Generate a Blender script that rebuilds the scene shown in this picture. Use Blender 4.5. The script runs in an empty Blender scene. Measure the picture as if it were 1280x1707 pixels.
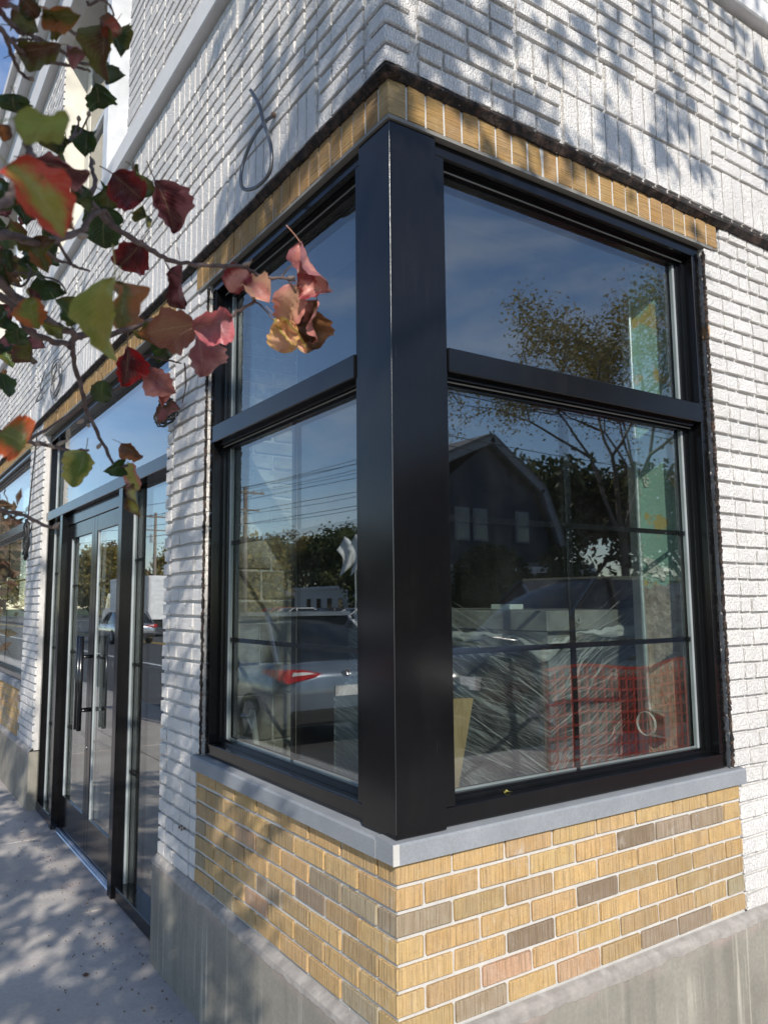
import bpy, bmesh, math, random
from math import sin, cos, pi, radians, sqrt, atan2
from mathutils import Vector, Matrix
random.seed(7)
S = bpy.context.scene
COL = S.collection
# ------------------------------------------------------------------ camera, world, sun, exposure
CAM = Vector((-1.26075, -1.82807, 0.71417))
YAW, PITCH, ROLL, FPX = 0.978289, 0.115862, -0.0087488, 1291.8
_f = Vector((cos(YAW)*cos(PITCH), sin(YAW)*cos(PITCH), sin(PITCH)))
_r = Vector((sin(YAW), -cos(YAW), 0)); _u = _r.cross(_f)
_r2 = _r*cos(ROLL) + _u*sin(ROLL); _u2 = -_r*sin(ROLL) + _u*cos(ROLL)
cd = bpy.data.cameras.new('camera'); cam = bpy.data.objects.new('camera', cd); COL.objects.link(cam)
M = Matrix((( _r2.x, _u2.x, -_f.x, CAM.x), (_r2.y, _u2.y, -_f.y, CAM.y), (_r2.z, _u2.z, -_f.z, CAM.z), (0, 0, 0, 1)))
cam.matrix_world = M
cd.sensor_fit = 'VERTICAL'; cd.sensor_height = 36; cd.sensor_width = 27; cd.lens = FPX/1707*36
cd.clip_start = 0.05; cd.clip_end = 900
cd.dof.use_dof = True; cd.dof.focus_distance = 2.2; cd.dof.aperture_fstop = 10.0
S.camera = cam
SUN = Vector((-0.355, -0.78, 0.52)).normalized()
w = bpy.data.worlds.new('World'); S.world = w; w.use_nodes = True
nt = w.node_tree; nt.nodes.clear()
out = nt.nodes.new('ShaderNodeOutputWorld'); bg = nt.nodes.new('ShaderNodeBackground')
sky = nt.nodes.new('ShaderNodeTexSky'); sky.sky_type = 'NISHITA'; sky.sun_disc = False
sky.sun_elevation = math.asin(SUN.z); sky.sun_rotation = atan2(SUN.x, SUN.y)
sky.altitude = 50; sky.dust_density = 0.1; sky.air_density = 1.0; sky.ozone_density = 3.2
bg.inputs['Strength'].default_value = 0.15
tc = nt.nodes.new('ShaderNodeTexCoord'); mp = nt.nodes.new('ShaderNodeMapping'); mp.inputs['Scale'].default_value = (1.0, 1.0, 3.2)
nz = nt.nodes.new('ShaderNodeTexNoise'); nz.inputs['Scale'].default_value = 3.1; nz.inputs['Detail'].default_value = 9; nz.inputs['Roughness'].default_value = 0.58
nz.inputs['Distortion'].default_value = 0.5
cr = nt.nodes.new('ShaderNodeMapRange'); cr.inputs['From Min'].default_value = 0.45; cr.inputs['From Max'].default_value = 0.86; cr.inputs['To Max'].default_value = 0.6
hs_ = nt.nodes.new('ShaderNodeHueSaturation'); hs_.inputs['Saturation'].default_value = 1.02; hs_.inputs['Hue'].default_value = 0.505; mx = nt.nodes.new('ShaderNodeMix'); mx.data_type = 'RGBA'
mx.inputs['B'].default_value = (6.2, 6.3, 6.4, 1)
for a, b in ((tc.outputs['Generated'], mp.inputs['Vector']), (mp.outputs[0], nz.inputs['Vector']), (nz.outputs['Fac'], cr.inputs['Value']),
             (cr.outputs['Result'], mx.inputs['Factor']), (sky.outputs[0], hs_.inputs['Color']), (hs_.outputs[0], mx.inputs['A']), (mx.outputs['Result'], bg.inputs['Color']), (bg.outputs[0], out.inputs[0])):
    nt.links.new(a, b)
sd = bpy.data.lights.new('sun', 'SUN'); sd.energy = 4.2; sd.angle = radians(0.53); sd.color = (1.0, 0.94, 0.855)
so = bpy.data.objects.new('sun', sd); COL.objects.link(so)
so.rotation_euler = (-SUN).to_track_quat('-Z', 'Y').to_euler(); so.location = SUN*30
S.view_settings.view_transform = 'Standard'; S.view_settings.look = 'None'; S.view_settings.exposure = 0.28; S.view_settings.gamma = 1
S.render.engine = 'CYCLES'
S.cycles.transparent_max_bounces = 32; S.cycles.max_bounces = 10; S.cycles.diffuse_bounces = 4
S.render.resolution_x = 767; S.render.resolution_y = 1024

# ------------------------------------------------------------------ materials
def px(x, y, d):
    """point at distance d metres from the camera along a line of sight, used to lay out the twigs"""
    v = (_f + _r2*((x-640)/FPX) - _u2*((y-853.5)/FPX)).normalized()
    return CAM + v*d
def onL(x, y, v=0.0):
    d = _f + _r2*((x-640)/FPX) - _u2*((y-853.5)/FPX); t = (v-CAM.x)/d.x; return CAM+d*t
class NT:
    def __init__(s, name):
        s.m = bpy.data.materials.new(name); s.m.use_nodes = True; s.t = s.m.node_tree; s.t.nodes.clear()
        s.out = s.t.nodes.new('ShaderNodeOutputMaterial')
    def n(s, kind, ins=None, **kw):
        o = s.t.nodes.new('ShaderNode'+kind)
        for k, v in kw.items(): setattr(o, k, v)
        for k, v in (ins or {}).items():
            if isinstance(v, bpy.types.NodeSocket): s.t.links.new(v, o.inputs[k])
            else: o.inputs[k].default_value = v
        return o
    def pos(s, scale=(1, 1, 1), obj=False):
        g = s.n('TexCoord').outputs['Object'] if obj else s.n('NewGeometry').outputs['Position']
        return s.n('Mapping', {'Vector': g, 'Scale': scale}).outputs[0]
    def noise(s, vec, sc, det=4, rough=0.55, dist=0):
        return s.n('TexNoise', {'Vector': vec, 'Scale': sc, 'Detail': det, 'Roughness': rough, 'Distortion': dist}).outputs['Fac']
    def rng(s, v, a, b, c=0, d=1):
        return s.n('MapRange', {'Value': v, 'From Min': a, 'From Max': b, 'To Min': c, 'To Max': d}).outputs['Result']
    def mix(s, f, a, b, mode='MIX'):
        o = s.n('Mix', data_type='RGBA', blend_type=mode)
        for k, v in (('Factor', f), ('A', a), ('B', b)):
            i = o.inputs[k] if k == 'Factor' else [x for x in o.inputs if x.name == k and x.type == 'RGBA'][0]
            if isinstance(v, bpy.types.NodeSocket): s.t.links.new(v, i)
            else: i.default_value = v if k == 'Factor' else c4(v)
        return [x for x in o.outputs if x.type == 'RGBA'][0]
    def math(s, op, a, b=0.0):
        o = s.n('Math', operation=op)
        for i, v in enumerate((a, b)):
            if isinstance(v, bpy.types.NodeSocket): s.t.links.new(v, o.inputs[i])
            else: o.inputs[i].default_value = v
        return o.outputs[0]
    def bump(s, h, strength=0.5, dist=0.01, nrm=None):
        d = {'Height': h, 'Strength': strength, 'Distance': dist}
        if nrm: d['Normal'] = nrm
        return s.n('Bump', d).outputs[0]
    def bsdf(s, col, rough=0.6, nrm=None, **kw):
        d = {'Base Color': c4(col) if not isinstance(col, bpy.types.NodeSocket) else col, 'Roughness': rough}
        if nrm: d['Normal'] = nrm
        d.update(kw)
        return s.n('BsdfPrincipled', d).outputs[0]
    def done(s, sh):
        s.t.links.new(sh, s.out.inputs[0]); return s.m
def c4(c): return (c[0], c[1], c[2], 1.0) if not isinstance(c, bpy.types.NodeSocket) else c
def rand_of(m):
    a = m.n('ObjectInfo').outputs['Random']; b = m.n('NewGeometry').outputs['Random Per Island']
    return m.math('FRACT', m.math('ADD', a, b))

def mat_painted_brick():
    m = NT('white_painted_brick'); P = m.pos()
    r = rand_of(m)
    grain = m.noise(P, 190, 5, 0.65)
    worm = m.n('TexVoronoi', {'Vector': m.pos((1, 1, 0.45)), 'Scale': 95.0, 'Randomness': 1.0}, feature='DISTANCE_TO_EDGE').outputs['Distance']
    worm = m.rng(worm, 0.0, 0.14)
    big = m.noise(P, 3.0, 5)
    h = m.math('ADD', m.math('MULTIPLY', worm, 0.55), m.math('MULTIPLY', grain, 0.6))
    h = m.math('ADD', h, m.math('MULTIPLY', m.noise(P, 45, 3), 0.5))
    col = m.mix(m.rng(big, 0.35, 0.7), (0.68, 0.65, 0.605), (0.80, 0.77, 0.725))
    col = m.mix(m.rng(r, 0, 1, 0.0, 0.35), col, (0.66, 0.645, 0.635))
    spot = m.noise(P, 26, 6, 0.7)
    col = m.mix(m.rng(spot, 0.68, 0.78, 0, 0.65), col, (0.33, 0.29, 0.25))
    col = m.mix(m.rng(m.noise(m.pos((1, 1, 0.16)), 17, 4), 0.58, 0.75, 0, 0.3), col, (0.45, 0.43, 0.42))
    return m.done(m.bsdf(col, 0.62, m.bump(h, 1.0, 0.005), **{'Specular IOR Level': 0.35}))
def mat_tan(name, soldier=False):
    m = NT(name); P = m.pos()
    oc = m.n('ObjectInfo').outputs['Color']
    sc = m.pos((1, 1, 14)) if soldier else m.pos((1, 1, 0.05))
    score = m.noise(m.pos((0.02, 0.02, 1)) if soldier else m.pos((1, 1, 0.03)), 150, 3, 0.6)
    grain = m.noise(P, 420, 3, 0.7); blot = m.noise(P, 24, 5)
    col = m.mix(m.rng(blot, 0.3, 0.75), m.mix(0.35, oc, (0.60, 0.45, 0.24), 'MULTIPLY'), oc)
    col = m.mix(m.rng(m.noise(P, 13, 5, 0.65), 0.42, 0.68, 0, 0.45), col, m.mix(0.5, col, (0.50, 0.44, 0.36)))
    col = m.mix(m.rng(m.noise(P, 55, 5, 0.7), 0.56, 0.70, 0, 0.5), col, (0.30, 0.20, 0.10))
    col = m.mix(m.rng(grain, 0.30, 0.62, 0.5, 0.0), col, (0.16, 0.11, 0.06))
    col = m.mix(m.rng(score, 0.36, 0.52, 0.40, 0.0), col, (0.17, 0.12, 0.065))
    spk = m.noise(P, 150, 2)
    col = m.mix(m.rng(spk, 0.70, 0.76, 0, 0.6), col, (0.62, 0.52, 0.38))
    col = m.mix(m.rng(m.noise(m.pos((1, 1, 0.5)), 12, 6, 0.7), 0.60, 0.72, 0, 0.55), col, (0.60, 0.56, 0.50))
    h = m.math('ADD', m.math('MULTIPLY', m.rng(score, 0.3, 0.6), 0.9), m.math('MULTIPLY', grain, 0.6))
    return m.done(m.bsdf(col, 0.85, m.bump(h, 1.0, 0.003), **{'Specular IOR Level': 0.25}))
def mat_concrete(name, a, b, scale=4, streak=0.0, pink=0.0, rough=0.85, bumpd=0.002):
    m = NT(name); P = m.pos()
    n1 = m.noise(P, scale, 7, 0.6); n2 = m.noise(P, scale*26, 4, 0.6)
    col = m.mix(m.rng(n1, 0.3, 0.7), a, b)
    col = m.mix(m.rng(n2, 0.35, 0.7, 0.3, 0.0), col, tuple(x*0.55 for x in a))
    if streak:
        st = m.noise(m.pos((1, 1, 0.035)), 26, 4, 0.6)
        gate = m.noise(P, 2.2, 3)
        f = m.math('MULTIPLY', m.rng(st, 0.56, 0.68, 0, streak), m.rng(gate, 0.38, 0.6))
        col = m.mix(f, col, tuple(min(1, x*1.75) for x in b))
        st2 = m.noise(m.pos((1, 1, 0.06)), 11, 3)
        col = m.mix(m.rng(st2, 0.55, 0.7, 0, 0.4), col, tuple(x*0.62 for x in a))
    if pink:
        z = m.n('SeparateXYZ', {'Vector': m.n('NewGeometry').outputs['Position']}).outputs['Z']
        col = m.mix(m.math('MULTIPLY', m.rng(z, -0.56, -0.49), m.rng(m.noise(P, 7, 3), 0.4, 0.65, 0, pink)), col, (0.50, 0.36, 0.33))
    h = m.math('ADD', n2, m.math('MULTIPLY', m.noise(P, scale*90, 3), 0.5))
    return m.done(m.bsdf(col, rough, m.bump(h, 0.55, bumpd), **{'Specular IOR Level': 0.3}))
def mat_metal(name, col, rough, dust=0.25, metallic=0.0, spec=0.6):
    m = NT(name); P = m.pos()
    d = m.noise(P, 5, 7, 0.65); d2 = m.noise(m.pos((1, 1, 0.12)), 30, 4)
    f = m.math('MULTIPLY', m.rng(d, 0.42, 0.75, 0, 1), m.rng(d2, 0.4, 0.75, 0.0, dust))
    c = m.mix(f, col, (0.22, 0.20, 0.18))
    ro = m.rng(m.noise(P, 9, 6), 0.3, 0.7, rough*0.9, rough*1.12)
    nb = m.bump(m.noise(P, 1.6, 1), 0.05, 0.012)
    scr = m.noise(m.pos((1, 1, 0.05)), 120, 2); c = m.mix(m.rng(scr, 0.72, 0.78, 0, 0.05), c, (0.25, 0.23, 0.21))
    return m.done(m.bsdf(c, ro, nb, Metallic=metallic, **{'Specular IOR Level': spec}))
def mat_plain(name, col, rough=0.6, metallic=0.0, var=0.15, scale=6, bump=0.15, bd=0.003, **kw):
    m = NT(name); P = m.pos(); n1 = m.noise(P, scale, 5)
    c = m.mix(m.rng(n1, 0.3, 0.7), tuple(x*(1-var) for x in col), tuple(min(1, x*(1+var)) for x in col))
    return m.done(m.bsdf(c, rough, m.bump(m.noise(P, scale*12, 3), bump, bd), Metallic=metallic, **kw))
def mat_glass(name, f0=0.07, tint=(0.93, 0.97, 0.95), dirt=0.04, wav=0.35):
    m = NT(name); g = m.n('NewGeometry')
    d = m.n('VectorMath', {0: g.outputs['Normal'], 1: g.outputs['Incoming']}, operation='DOT_PRODUCT').outputs['Value']
    c = m.math('ABSOLUTE', d); k = m.math('POWER', m.math('SUBTRACT', 1.0, c), 5.0)
    F = m.math('ADD', m.math('MULTIPLY', k, 1-f0), f0)
    nb = m.bump(m.noise(m.pos(), 2.2, 1), wav, 0.0006)
    gl = m.n('BsdfGlossy', {'Color': (1, 1, 1, 1), 'Roughness': 0.0, 'Normal': nb}).outputs[0]
    tr = m.n('BsdfTransparent', {'Color': c4(tint)}).outputs[0]
    mxs = m.n('MixShader', {0: F, 1: tr, 2: gl}).outputs[0]
    dust = m.math('MULTIPLY', m.rng(m.noise(m.pos((1, 1, 0.6)), 7, 8, 0.7), 0.45, 0.8, 0.15, 1.0), dirt)
    df = m.n('BsdfDiffuse', {'Color': (0.62, 0.62, 0.6, 1)}).outputs[0]
    return m.done(m.n('MixShader', {0: dust, 1: mxs, 2: df}).outputs[0])
def mat_wrap():
    m = NT('stretch_film')
    def streak(ax, ay, sc, d, ro):
        g = m.n('Mapping', {'Vector': m.n('NewGeometry').outputs['Position'], 'Rotation': (radians(ax), radians(ay), 0)}).outputs[0]
        g = m.n('Mapping', {'Vector': g, 'Scale': (0.012, 0.012, 1.0)}).outputs[0]
        return m.noise(g, sc, d, ro, 0.0)
    s1 = streak(-13, 24, 60, 6, 0.75); s2 = streak(-22, 32, 95, 5, 0.7); s3 = streak(-5, 10, 150, 3, 0.6)
    blot = m.noise(m.pos(), 5, 6, 0.6)
    f = m.math('ADD', m.rng(s1, 0.52, 0.72, 0, 0.8), m.rng(s2, 0.53, 0.68, 0, 0.8))
    f = m.math('ADD', f, m.rng(s3, 0.58, 0.68, 0, 0.5))
    f = m.math('ADD', f, m.rng(blot, 0.45, 0.8, 0.08, 0.45))
    f = m.math('MINIMUM', f, 0.85)
    h = m.math('ADD', m.math('ADD', s2, s1), m.math('MULTIPLY', m.noise(m.pos(), 7, 3), 2.0))
    nb = m.bump(h, 0.9, 0.01)
    wh = m.bsdf((0.85, 0.87, 0.87), 0.2, nb)
    gl = m.n('BsdfGlossy', {'Roughness': 0.08, 'Normal': nb}).outputs[0]
    tr = m.n('BsdfTransparent', {'Color': (0.9, 0.92, 0.92, 1)}).outputs[0]
    a = m.n('MixShader', {0: 0.10, 1: tr, 2: gl}).outputs[0]
    return m.done(m.n('MixShader', {0: f, 1: a, 2: wh}).outputs[0])
def mat_masonry():
    m = NT('rough_interior_masonry'); P = m.pos(); r = rand_of(m)
    n = m.noise(P, 9, 8, 0.7)
    col = m.mix(m.rng(n, 0.3, 0.7), (0.22, 0.19, 0.15), (0.46, 0.42, 0.34))
    col = m.mix(m.rng(r, 0, 1, 0, 0.5), col, (0.36, 0.35, 0.33))
    col = m.mix(m.rng(m.noise(P, 4.2, 5), 0.52, 0.62), col, (0.60, 0.59, 0.55))
    return m.done(m.bsdf(col, 0.95, m.bump(m.noise(P, 26, 7, 0.7), 1.0, 0.02)))
def mat_peeling():
    m = NT('peeling_green_paint'); P = m.pos()
    n = m.noise(P, 5.5, 6, 0.6); n2 = m.noise(P, 8, 3)
    z = m.n('SeparateXYZ', {'Vector': P}).outputs['Z']
    col = m.mix(m.rng(n2, 0.56, 0.6), (0.36, 0.58, 0.49), (0.60, 0.47, 0.18))
    col = m.mix(m.rng(n, 0.60, 0.62), col, (0.80, 0.78, 0.72))
    brick = m.mix(m.rng(m.noise(P, 22, 6, 0.7), 0.35, 0.65), (0.30, 0.22, 0.16), (0.68, 0.58, 0.46))
    low = m.rng(m.math('ADD', z, m.math('MULTIPLY', n, 0.4)), 0.98, 1.0)
    col = m.mix(low, brick, col)
    h = m.math('ADD', m.rng(n, 0.59, 0.63), m.math('MULTIPLY', m.noise(P, 28, 6, 0.7), m.rng(low, 0, 1, 1.4, 0.15)))
    return m.done(m.bsdf(col, 0.75, m.bump(h, 0.8, 0.012)))
def mat_leaf():
    m = NT('autumn_leaf')
    uv = m.n('UVMap').outputs[0]
    sp = m.n('SeparateXYZ', {'Vector': uv})
    u, v = sp.outputs['X'], sp.outputs['Y']
    oi = m.n('ObjectInfo'); base = oi.outputs['Color']
    e = m.n('Attribute', attribute_type='OBJECT', attribute_name='edge_tone').outputs['Color']
    P = m.pos()
    lat = m.math('ABSOLUTE', m.math('SUBTRACT', u, 0.5))
    nz = m.noise(P, 38, 4, 0.6)
    nz2 = m.noise(P, 120, 4, 0.6)
    f = m.rng(m.math('ADD', lat, m.math('MULTIPLY', m.math('SUBTRACT', nz, 0.5), 0.9)), 0.16, 0.36)
    col = m.mix(f, base, e)
    # veins
    rib = m.rng(lat, 0.0, 0.022, 1, 0)
    wv = m.n('TexWave', {'Vector': m.n('CombineXYZ', {'X': 0.0, 'Y': m.math('ADD', v, m.math('MULTIPLY', lat, -0.9)), 'Z': 0.0}).outputs[0], 'Scale': 3.3, 'Distortion': 0.0},
             wave_type='BANDS', bands_direction='Y').outputs['Fac']
    vein = m.math('MAXIMUM', rib, m.rng(wv, 0.93, 1.0, 0, 0.55))
    col = m.mix(m.math('MULTIPLY', vein, 0.5), col, m.mix(0.55, base, (0.62, 0.50, 0.25)))
    col = m.mix(m.rng(nz2, 0.62, 0.72, 0, 0.45), col, (0.12, 0.07, 0.03))
    nb = m.bump(m.math('ADD', m.math('MULTIPLY', vein, -0.7), m.math('MULTIPLY', nz2, 0.35)), 0.35, 0.0014)
    d = m.bsdf(col, 0.38, nb, **{'Specular IOR Level': 0.45})
    t = m.n('BsdfTranslucent', {'Color': m.mix(0.25, col, (0.9, 0.75, 0.2), 'MULTIPLY')}).outputs[0]
    return m.done(m.n('MixShader', {0: 0.28, 1: d, 2: t}).outputs[0])
def mat_foliage(name, cols, tr=0.25):
    m = NT(name); r = m.n('NewGeometry').outputs['Random Per Island']
    ramp = m.n('ValToRGB', {'Fac': r}); el = ramp.color_ramp.elements
    el[0].color = c4(cols[0]); el[1].color = c4(cols[-1])
    for i, c in enumerate(cols[1:-1]): el.new((i+1)/(len(cols)-1)).color = c4(c)
    d = m.bsdf(ramp.outputs[0], 0.6)
    t = m.n('BsdfTranslucent', {'Color': ramp.outputs[0]}).outputs[0]
    return m.done(m.n('MixShader', {0: tr, 1: d, 2: t}).outputs[0])
def mat_wood():
    m = NT('plywood'); n = m.noise(m.pos((3, 3, 0.5)), 6, 5, 0.5, 2.2)
    wv = m.rng(m.noise(m.pos((1, 1, 0.22)), 30, 4, 0.6, 1.5), 0.3, 0.7)
    col = m.mix(wv, (0.40, 0.27, 0.13), (0.56, 0.41, 0.22))
    return m.done(m.bsdf(col, 0.6, m.bump(wv, 0.2, 0.002)))
def mat_bark(name='bark', a=(0.10, 0.075, 0.06), b=(0.26, 0.21, 0.18)):
    m = NT(name); P = m.pos(); n = m.noise(P, 70, 5, 0.65)
    return m.done(m.bsdf(m.mix(m.rng(n, 0.3, 0.7), a, b), 0.8, m.bump(n, 0.6, 0.003)))
def mat_road():
    m = NT('asphalt'); P = m.pos(); n = m.noise(P, 1.2, 6); g = m.noise(P, 90, 3)
    col = m.mix(m.rng(n, 0.3, 0.7), (0.055, 0.055, 0.058), (0.085, 0.083, 0.08))
    return m.done(m.bsdf(col, 0.85, m.bump(g, 0.5, 0.004)))
def mat_siding(name, a):
    m = NT(name)
    z = m.n('SeparateXYZ', {'Vector': m.n('NewGeometry').outputs['Position']}).outputs['Z']
    fr = m.math('FRACT', m.math('MULTIPLY', z, 7.0))
    return m.done(m.bsdf(m.mix(m.rng(m.noise(m.pos(), 2, 4), 0.3, 0.7), tuple(x*0.85 for x in a), a), 0.6, m.bump(fr, 0.8, 0.02)))
def mat_gap():
    m = NT('ragged_dark_flashing'); P = m.pos(); n = m.noise(P, 28, 6, 0.7)
    col = m.mix(m.rng(n, 0.45, 0.66), (0.012, 0.010, 0.009), (0.09, 0.055, 0.04))
    col = m.mix(m.rng(m.noise(P, 60, 4), 0.68, 0.74), col, (0.45, 0.42, 0.38))
    return m.done(m.bsdf(col, 0.9, m.bump(n, 1, 0.01)))
def mat_walk():
    m = NT('sidewalk_concrete'); P = m.pos(); n1 = m.noise(P, 1.7, 7, 0.6); n2 = m.noise(P, 60, 5, 0.65)
    col = m.mix(m.rng(n1, 0.3, 0.7), (0.41, 0.375, 0.335), (0.54, 0.50, 0.45))
    col = m.mix(m.rng(n2, 0.35, 0.65, 0.3, 0), col, (0.24, 0.225, 0.21))
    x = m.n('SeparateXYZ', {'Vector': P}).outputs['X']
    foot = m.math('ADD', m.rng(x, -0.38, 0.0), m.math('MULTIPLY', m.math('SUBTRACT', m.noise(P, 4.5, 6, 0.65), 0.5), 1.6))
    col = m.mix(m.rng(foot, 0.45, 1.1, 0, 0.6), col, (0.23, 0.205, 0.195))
    col = m.mix(m.rng(m.noise(P, 9, 7, 0.7), 0.66, 0.72, 0, 0.4), col, (0.19, 0.165, 0.15))
    col = m.mix(m.rng(m.noise(P, 2.6, 3), 0.60, 0.66, 0, 0.25), col, (0.42, 0.33, 0.32))
    return m.done(m.bsdf(col, 0.85, m.bump(n2, 0.5, 0.0018)))
def mat_orange():
    m = NT('orange_plastic_mesh')
    return m.done(m.n('MixShader', {0: 0.34, 1: m.bsdf((0.70, 0.10, 0.045), 0.4), 2: m.n('BsdfTranslucent', {'Color': (0.95, 0.16, 0.06, 1)}).outputs[0]}).outputs[0])
MT = dict(
 white=mat_painted_brick(), tan=mat_tan('ochre_scored_brick'), soldier=mat_tan('ochre_soldier_brick', True),
 mortar=mat_concrete('pale_mortar', (0.54, 0.52, 0.485), (0.68, 0.66, 0.62), 14, bumpd=0.003),
 plinth=mat_concrete('plinth_concrete', (0.22, 0.205, 0.17), (0.32, 0.30, 0.25), 3, streak=0.6, pink=0.7),
 crust=mat_concrete('mortar_crust', (0.34, 0.31, 0.28), (0.56, 0.52, 0.47), 22, bumpd=0.012),
 walk=mat_walk(),
 sill=mat_concrete('grey_cast_sill', (0.24, 0.255, 0.27), (0.31, 0.325, 0.34), 6, bumpd=0.0012, rough=0.7),
 band=mat_concrete('white_painted_stone', (0.66, 0.65, 0.64), (0.75, 0.74, 0.73), 5, bumpd=0.0015),
 black=mat_metal('black_aluminium', (0.0045, 0.0045, 0.005), 0.15, 0.03, spec=0.36),
 blackin=mat_metal('black_aluminium_inner', (0.004, 0.0045, 0.005), 0.22, 0.03),
 seam=mat_plain('bright_seam', (0.25, 0.25, 0.25), 0.3, 0.8),
 spacer=mat_plain('spacer_and_sky_grey', (0.42, 0.45, 0.46), 0.35, 0.3),
 alu=mat_plain('aluminium_threshold', (0.45, 0.50, 0.60), 0.3, 0.8),
 glass=mat_glass('window_glass', 0.155, (0.80, 0.84, 0.82), dirt=0.012), doorglass=mat_glass('door_glass', 0.22, (0.80, 0.84, 0.82), dirt=0.012), farglass=mat_glass('far_glass', 0.10, (0.3, 0.32, 0.33), 0.01),
 gap=mat_gap(), steel=mat_plain('painted_lintel_steel', (0.20, 0.19, 0.165), 0.6),
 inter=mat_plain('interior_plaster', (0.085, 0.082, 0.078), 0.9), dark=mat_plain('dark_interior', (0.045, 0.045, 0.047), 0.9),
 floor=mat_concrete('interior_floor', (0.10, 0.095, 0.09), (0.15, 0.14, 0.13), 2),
 masonry=mat_masonry(), peel=mat_peeling(), wrap=mat_wrap(), ply=mat_wood(),
 galv=mat_plain('galvanised_steel', (0.70, 0.74, 0.73), 0.35, 0.7, scale=30), pvc=mat_plain('white_plastic', (0.62, 0.61, 0.57), 0.4),
 conduitm=mat_plain('dull_conduit_metal', (0.17, 0.175, 0.185), 0.4, 0.6), filmw=mat_plain('bunched_white_film', (0.62, 0.64, 0.63), 0.25, bump=0.8, bd=0.01, scale=14),
 btrim=mat_plain('shade_darkened_trim', (0.19, 0.21, 0.24), 0.7),  # white house trim with the shade put into its colour
 machine=mat_plain('dark_machine_paint', (0.055, 0.06, 0.065), 0.45, 0.2), greymach=mat_plain('grey_machine_paint', (0.30, 0.30, 0.28), 0.5, 0.1, var=0.35),
 cable=mat_plain('black_cable', (0.012, 0.012, 0.012), 0.45), greycable=mat_plain('grey_cable', (0.16, 0.16, 0.16), 0.5),
 leaf=mat_leaf(), bark=mat_bark(), twig=mat_bark('twig_bark', (0.065, 0.038, 0.035), (0.20, 0.145, 0.125)), bud=mat_plain('pale_bud', (0.33, 0.25, 0.19), 0.6),
 road=mat_road(), paint=mat_plain('road_paint', (0.75, 0.75, 0.72), 0.7), ypaint=mat_plain('yellow_road_paint', (0.65, 0.42, 0.06), 0.7),
 kerb=mat_concrete('kerb_concrete', (0.36, 0.35, 0.33), (0.46, 0.44, 0.41), 3), grass=mat_plain('lawn', (0.05, 0.075, 0.02), 0.9, var=0.5, scale=3, bump=0.8, bd=0.03),
 carblue=mat_plain('dark_slate_car_paint', (0.17, 0.21, 0.26), 0.18, 0.3, **{'Coat Weight': 1.0}), carblack=mat_plain('black_car_paint', (0.012, 0.013, 0.016), 0.15, 0.2, **{'Coat Weight': 1.0}),
 carwhite=mat_plain('white_car_paint', (0.72, 0.73, 0.74), 0.2, **{'Coat Weight': 1.0}), carsilver=mat_plain('silver_car_paint', (0.35, 0.37, 0.40), 0.22, 0.6, **{'Coat Weight': 1.0}),
 carred=mat_plain('red_car_paint', (0.35, 0.02, 0.02), 0.2, **{'Coat Weight': 1.0}),
 carglass=mat_plain('dark_car_glass', (0.015, 0.018, 0.02), 0.04, **{'Specular IOR Level': 0.9}), tyre=mat_plain('tyre_rubber', (0.02, 0.02, 0.02), 0.85), rim=mat_plain('alloy_rim', (0.45, 0.45, 0.46), 0.3, 0.8),
 tail=mat_plain('red_lamp_lens', (0.45, 0.01, 0.015), 0.1, **{'Coat Weight': 1.0}), lamp=mat_plain('clear_lamp_lens', (0.75, 0.75, 0.75), 0.08), plate=mat_plain('number_plate', (0.7, 0.7, 0.66), 0.4),
 truckbox=mat_plain('white_truck_box', (0.78, 0.78, 0.78), 0.45), wood=mat_bark('pole_wood', (0.20, 0.16, 0.12), (0.34, 0.29, 0.23)),
 orange=mat_orange(), bside=mat_siding('slate_blue_siding', (0.035, 0.05, 0.075)), trim=mat_plain('white_trim', (0.62, 0.64, 0.66), 0.6),
 roof=mat_plain('grey_shingle_roof', (0.14, 0.14, 0.145), 0.9, var=0.35, scale=9), wside=mat_siding('white_siding', (0.68, 0.68, 0.66)),
 folg=mat_foliage('green_foliage', [(0.03, 0.05, 0.012), (0.05, 0.075, 0.02), (0.09, 0.10, 0.03), (0.06, 0.08, 0.02)]),
 foly=mat_foliage('yellowing_foliage', [(0.14, 0.12, 0.03), (0.34, 0.25, 0.06), (0.18, 0.17, 0.04), (0.42, 0.30, 0.08)], 0.45),
 folr=mat_foliage('russet_foliage', [(0.10, 0.045, 0.02), (0.16, 0.07, 0.03), (0.08, 0.06, 0.02), (0.20, 0.10, 0.04)]),
 folp=mat_foliage('pear_foliage', [(0.06, 0.08, 0.02), (0.20, 0.04, 0.03), (0.28, 0.20, 0.05), (0.10, 0.09, 0.02), (0.05, 0.06, 0.015)], 0.3),
 flag=mat_plain('white_fabric', (0.75, 0.78, 0.76), 0.8), blockm=mat_plain('pale_block', (0.62, 0.68, 0.64), 0.6), brass=mat_plain('tarnished_brass', (0.36, 0.28, 0.16), 0.4, 0.7),
 beige=mat_plain('beige_reveal_siding', (0.62, 0.59, 0.50), 0.7), rust=mat_plain('brown_paint_chip', (0.20, 0.14, 0.10), 0.9),
)
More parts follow.
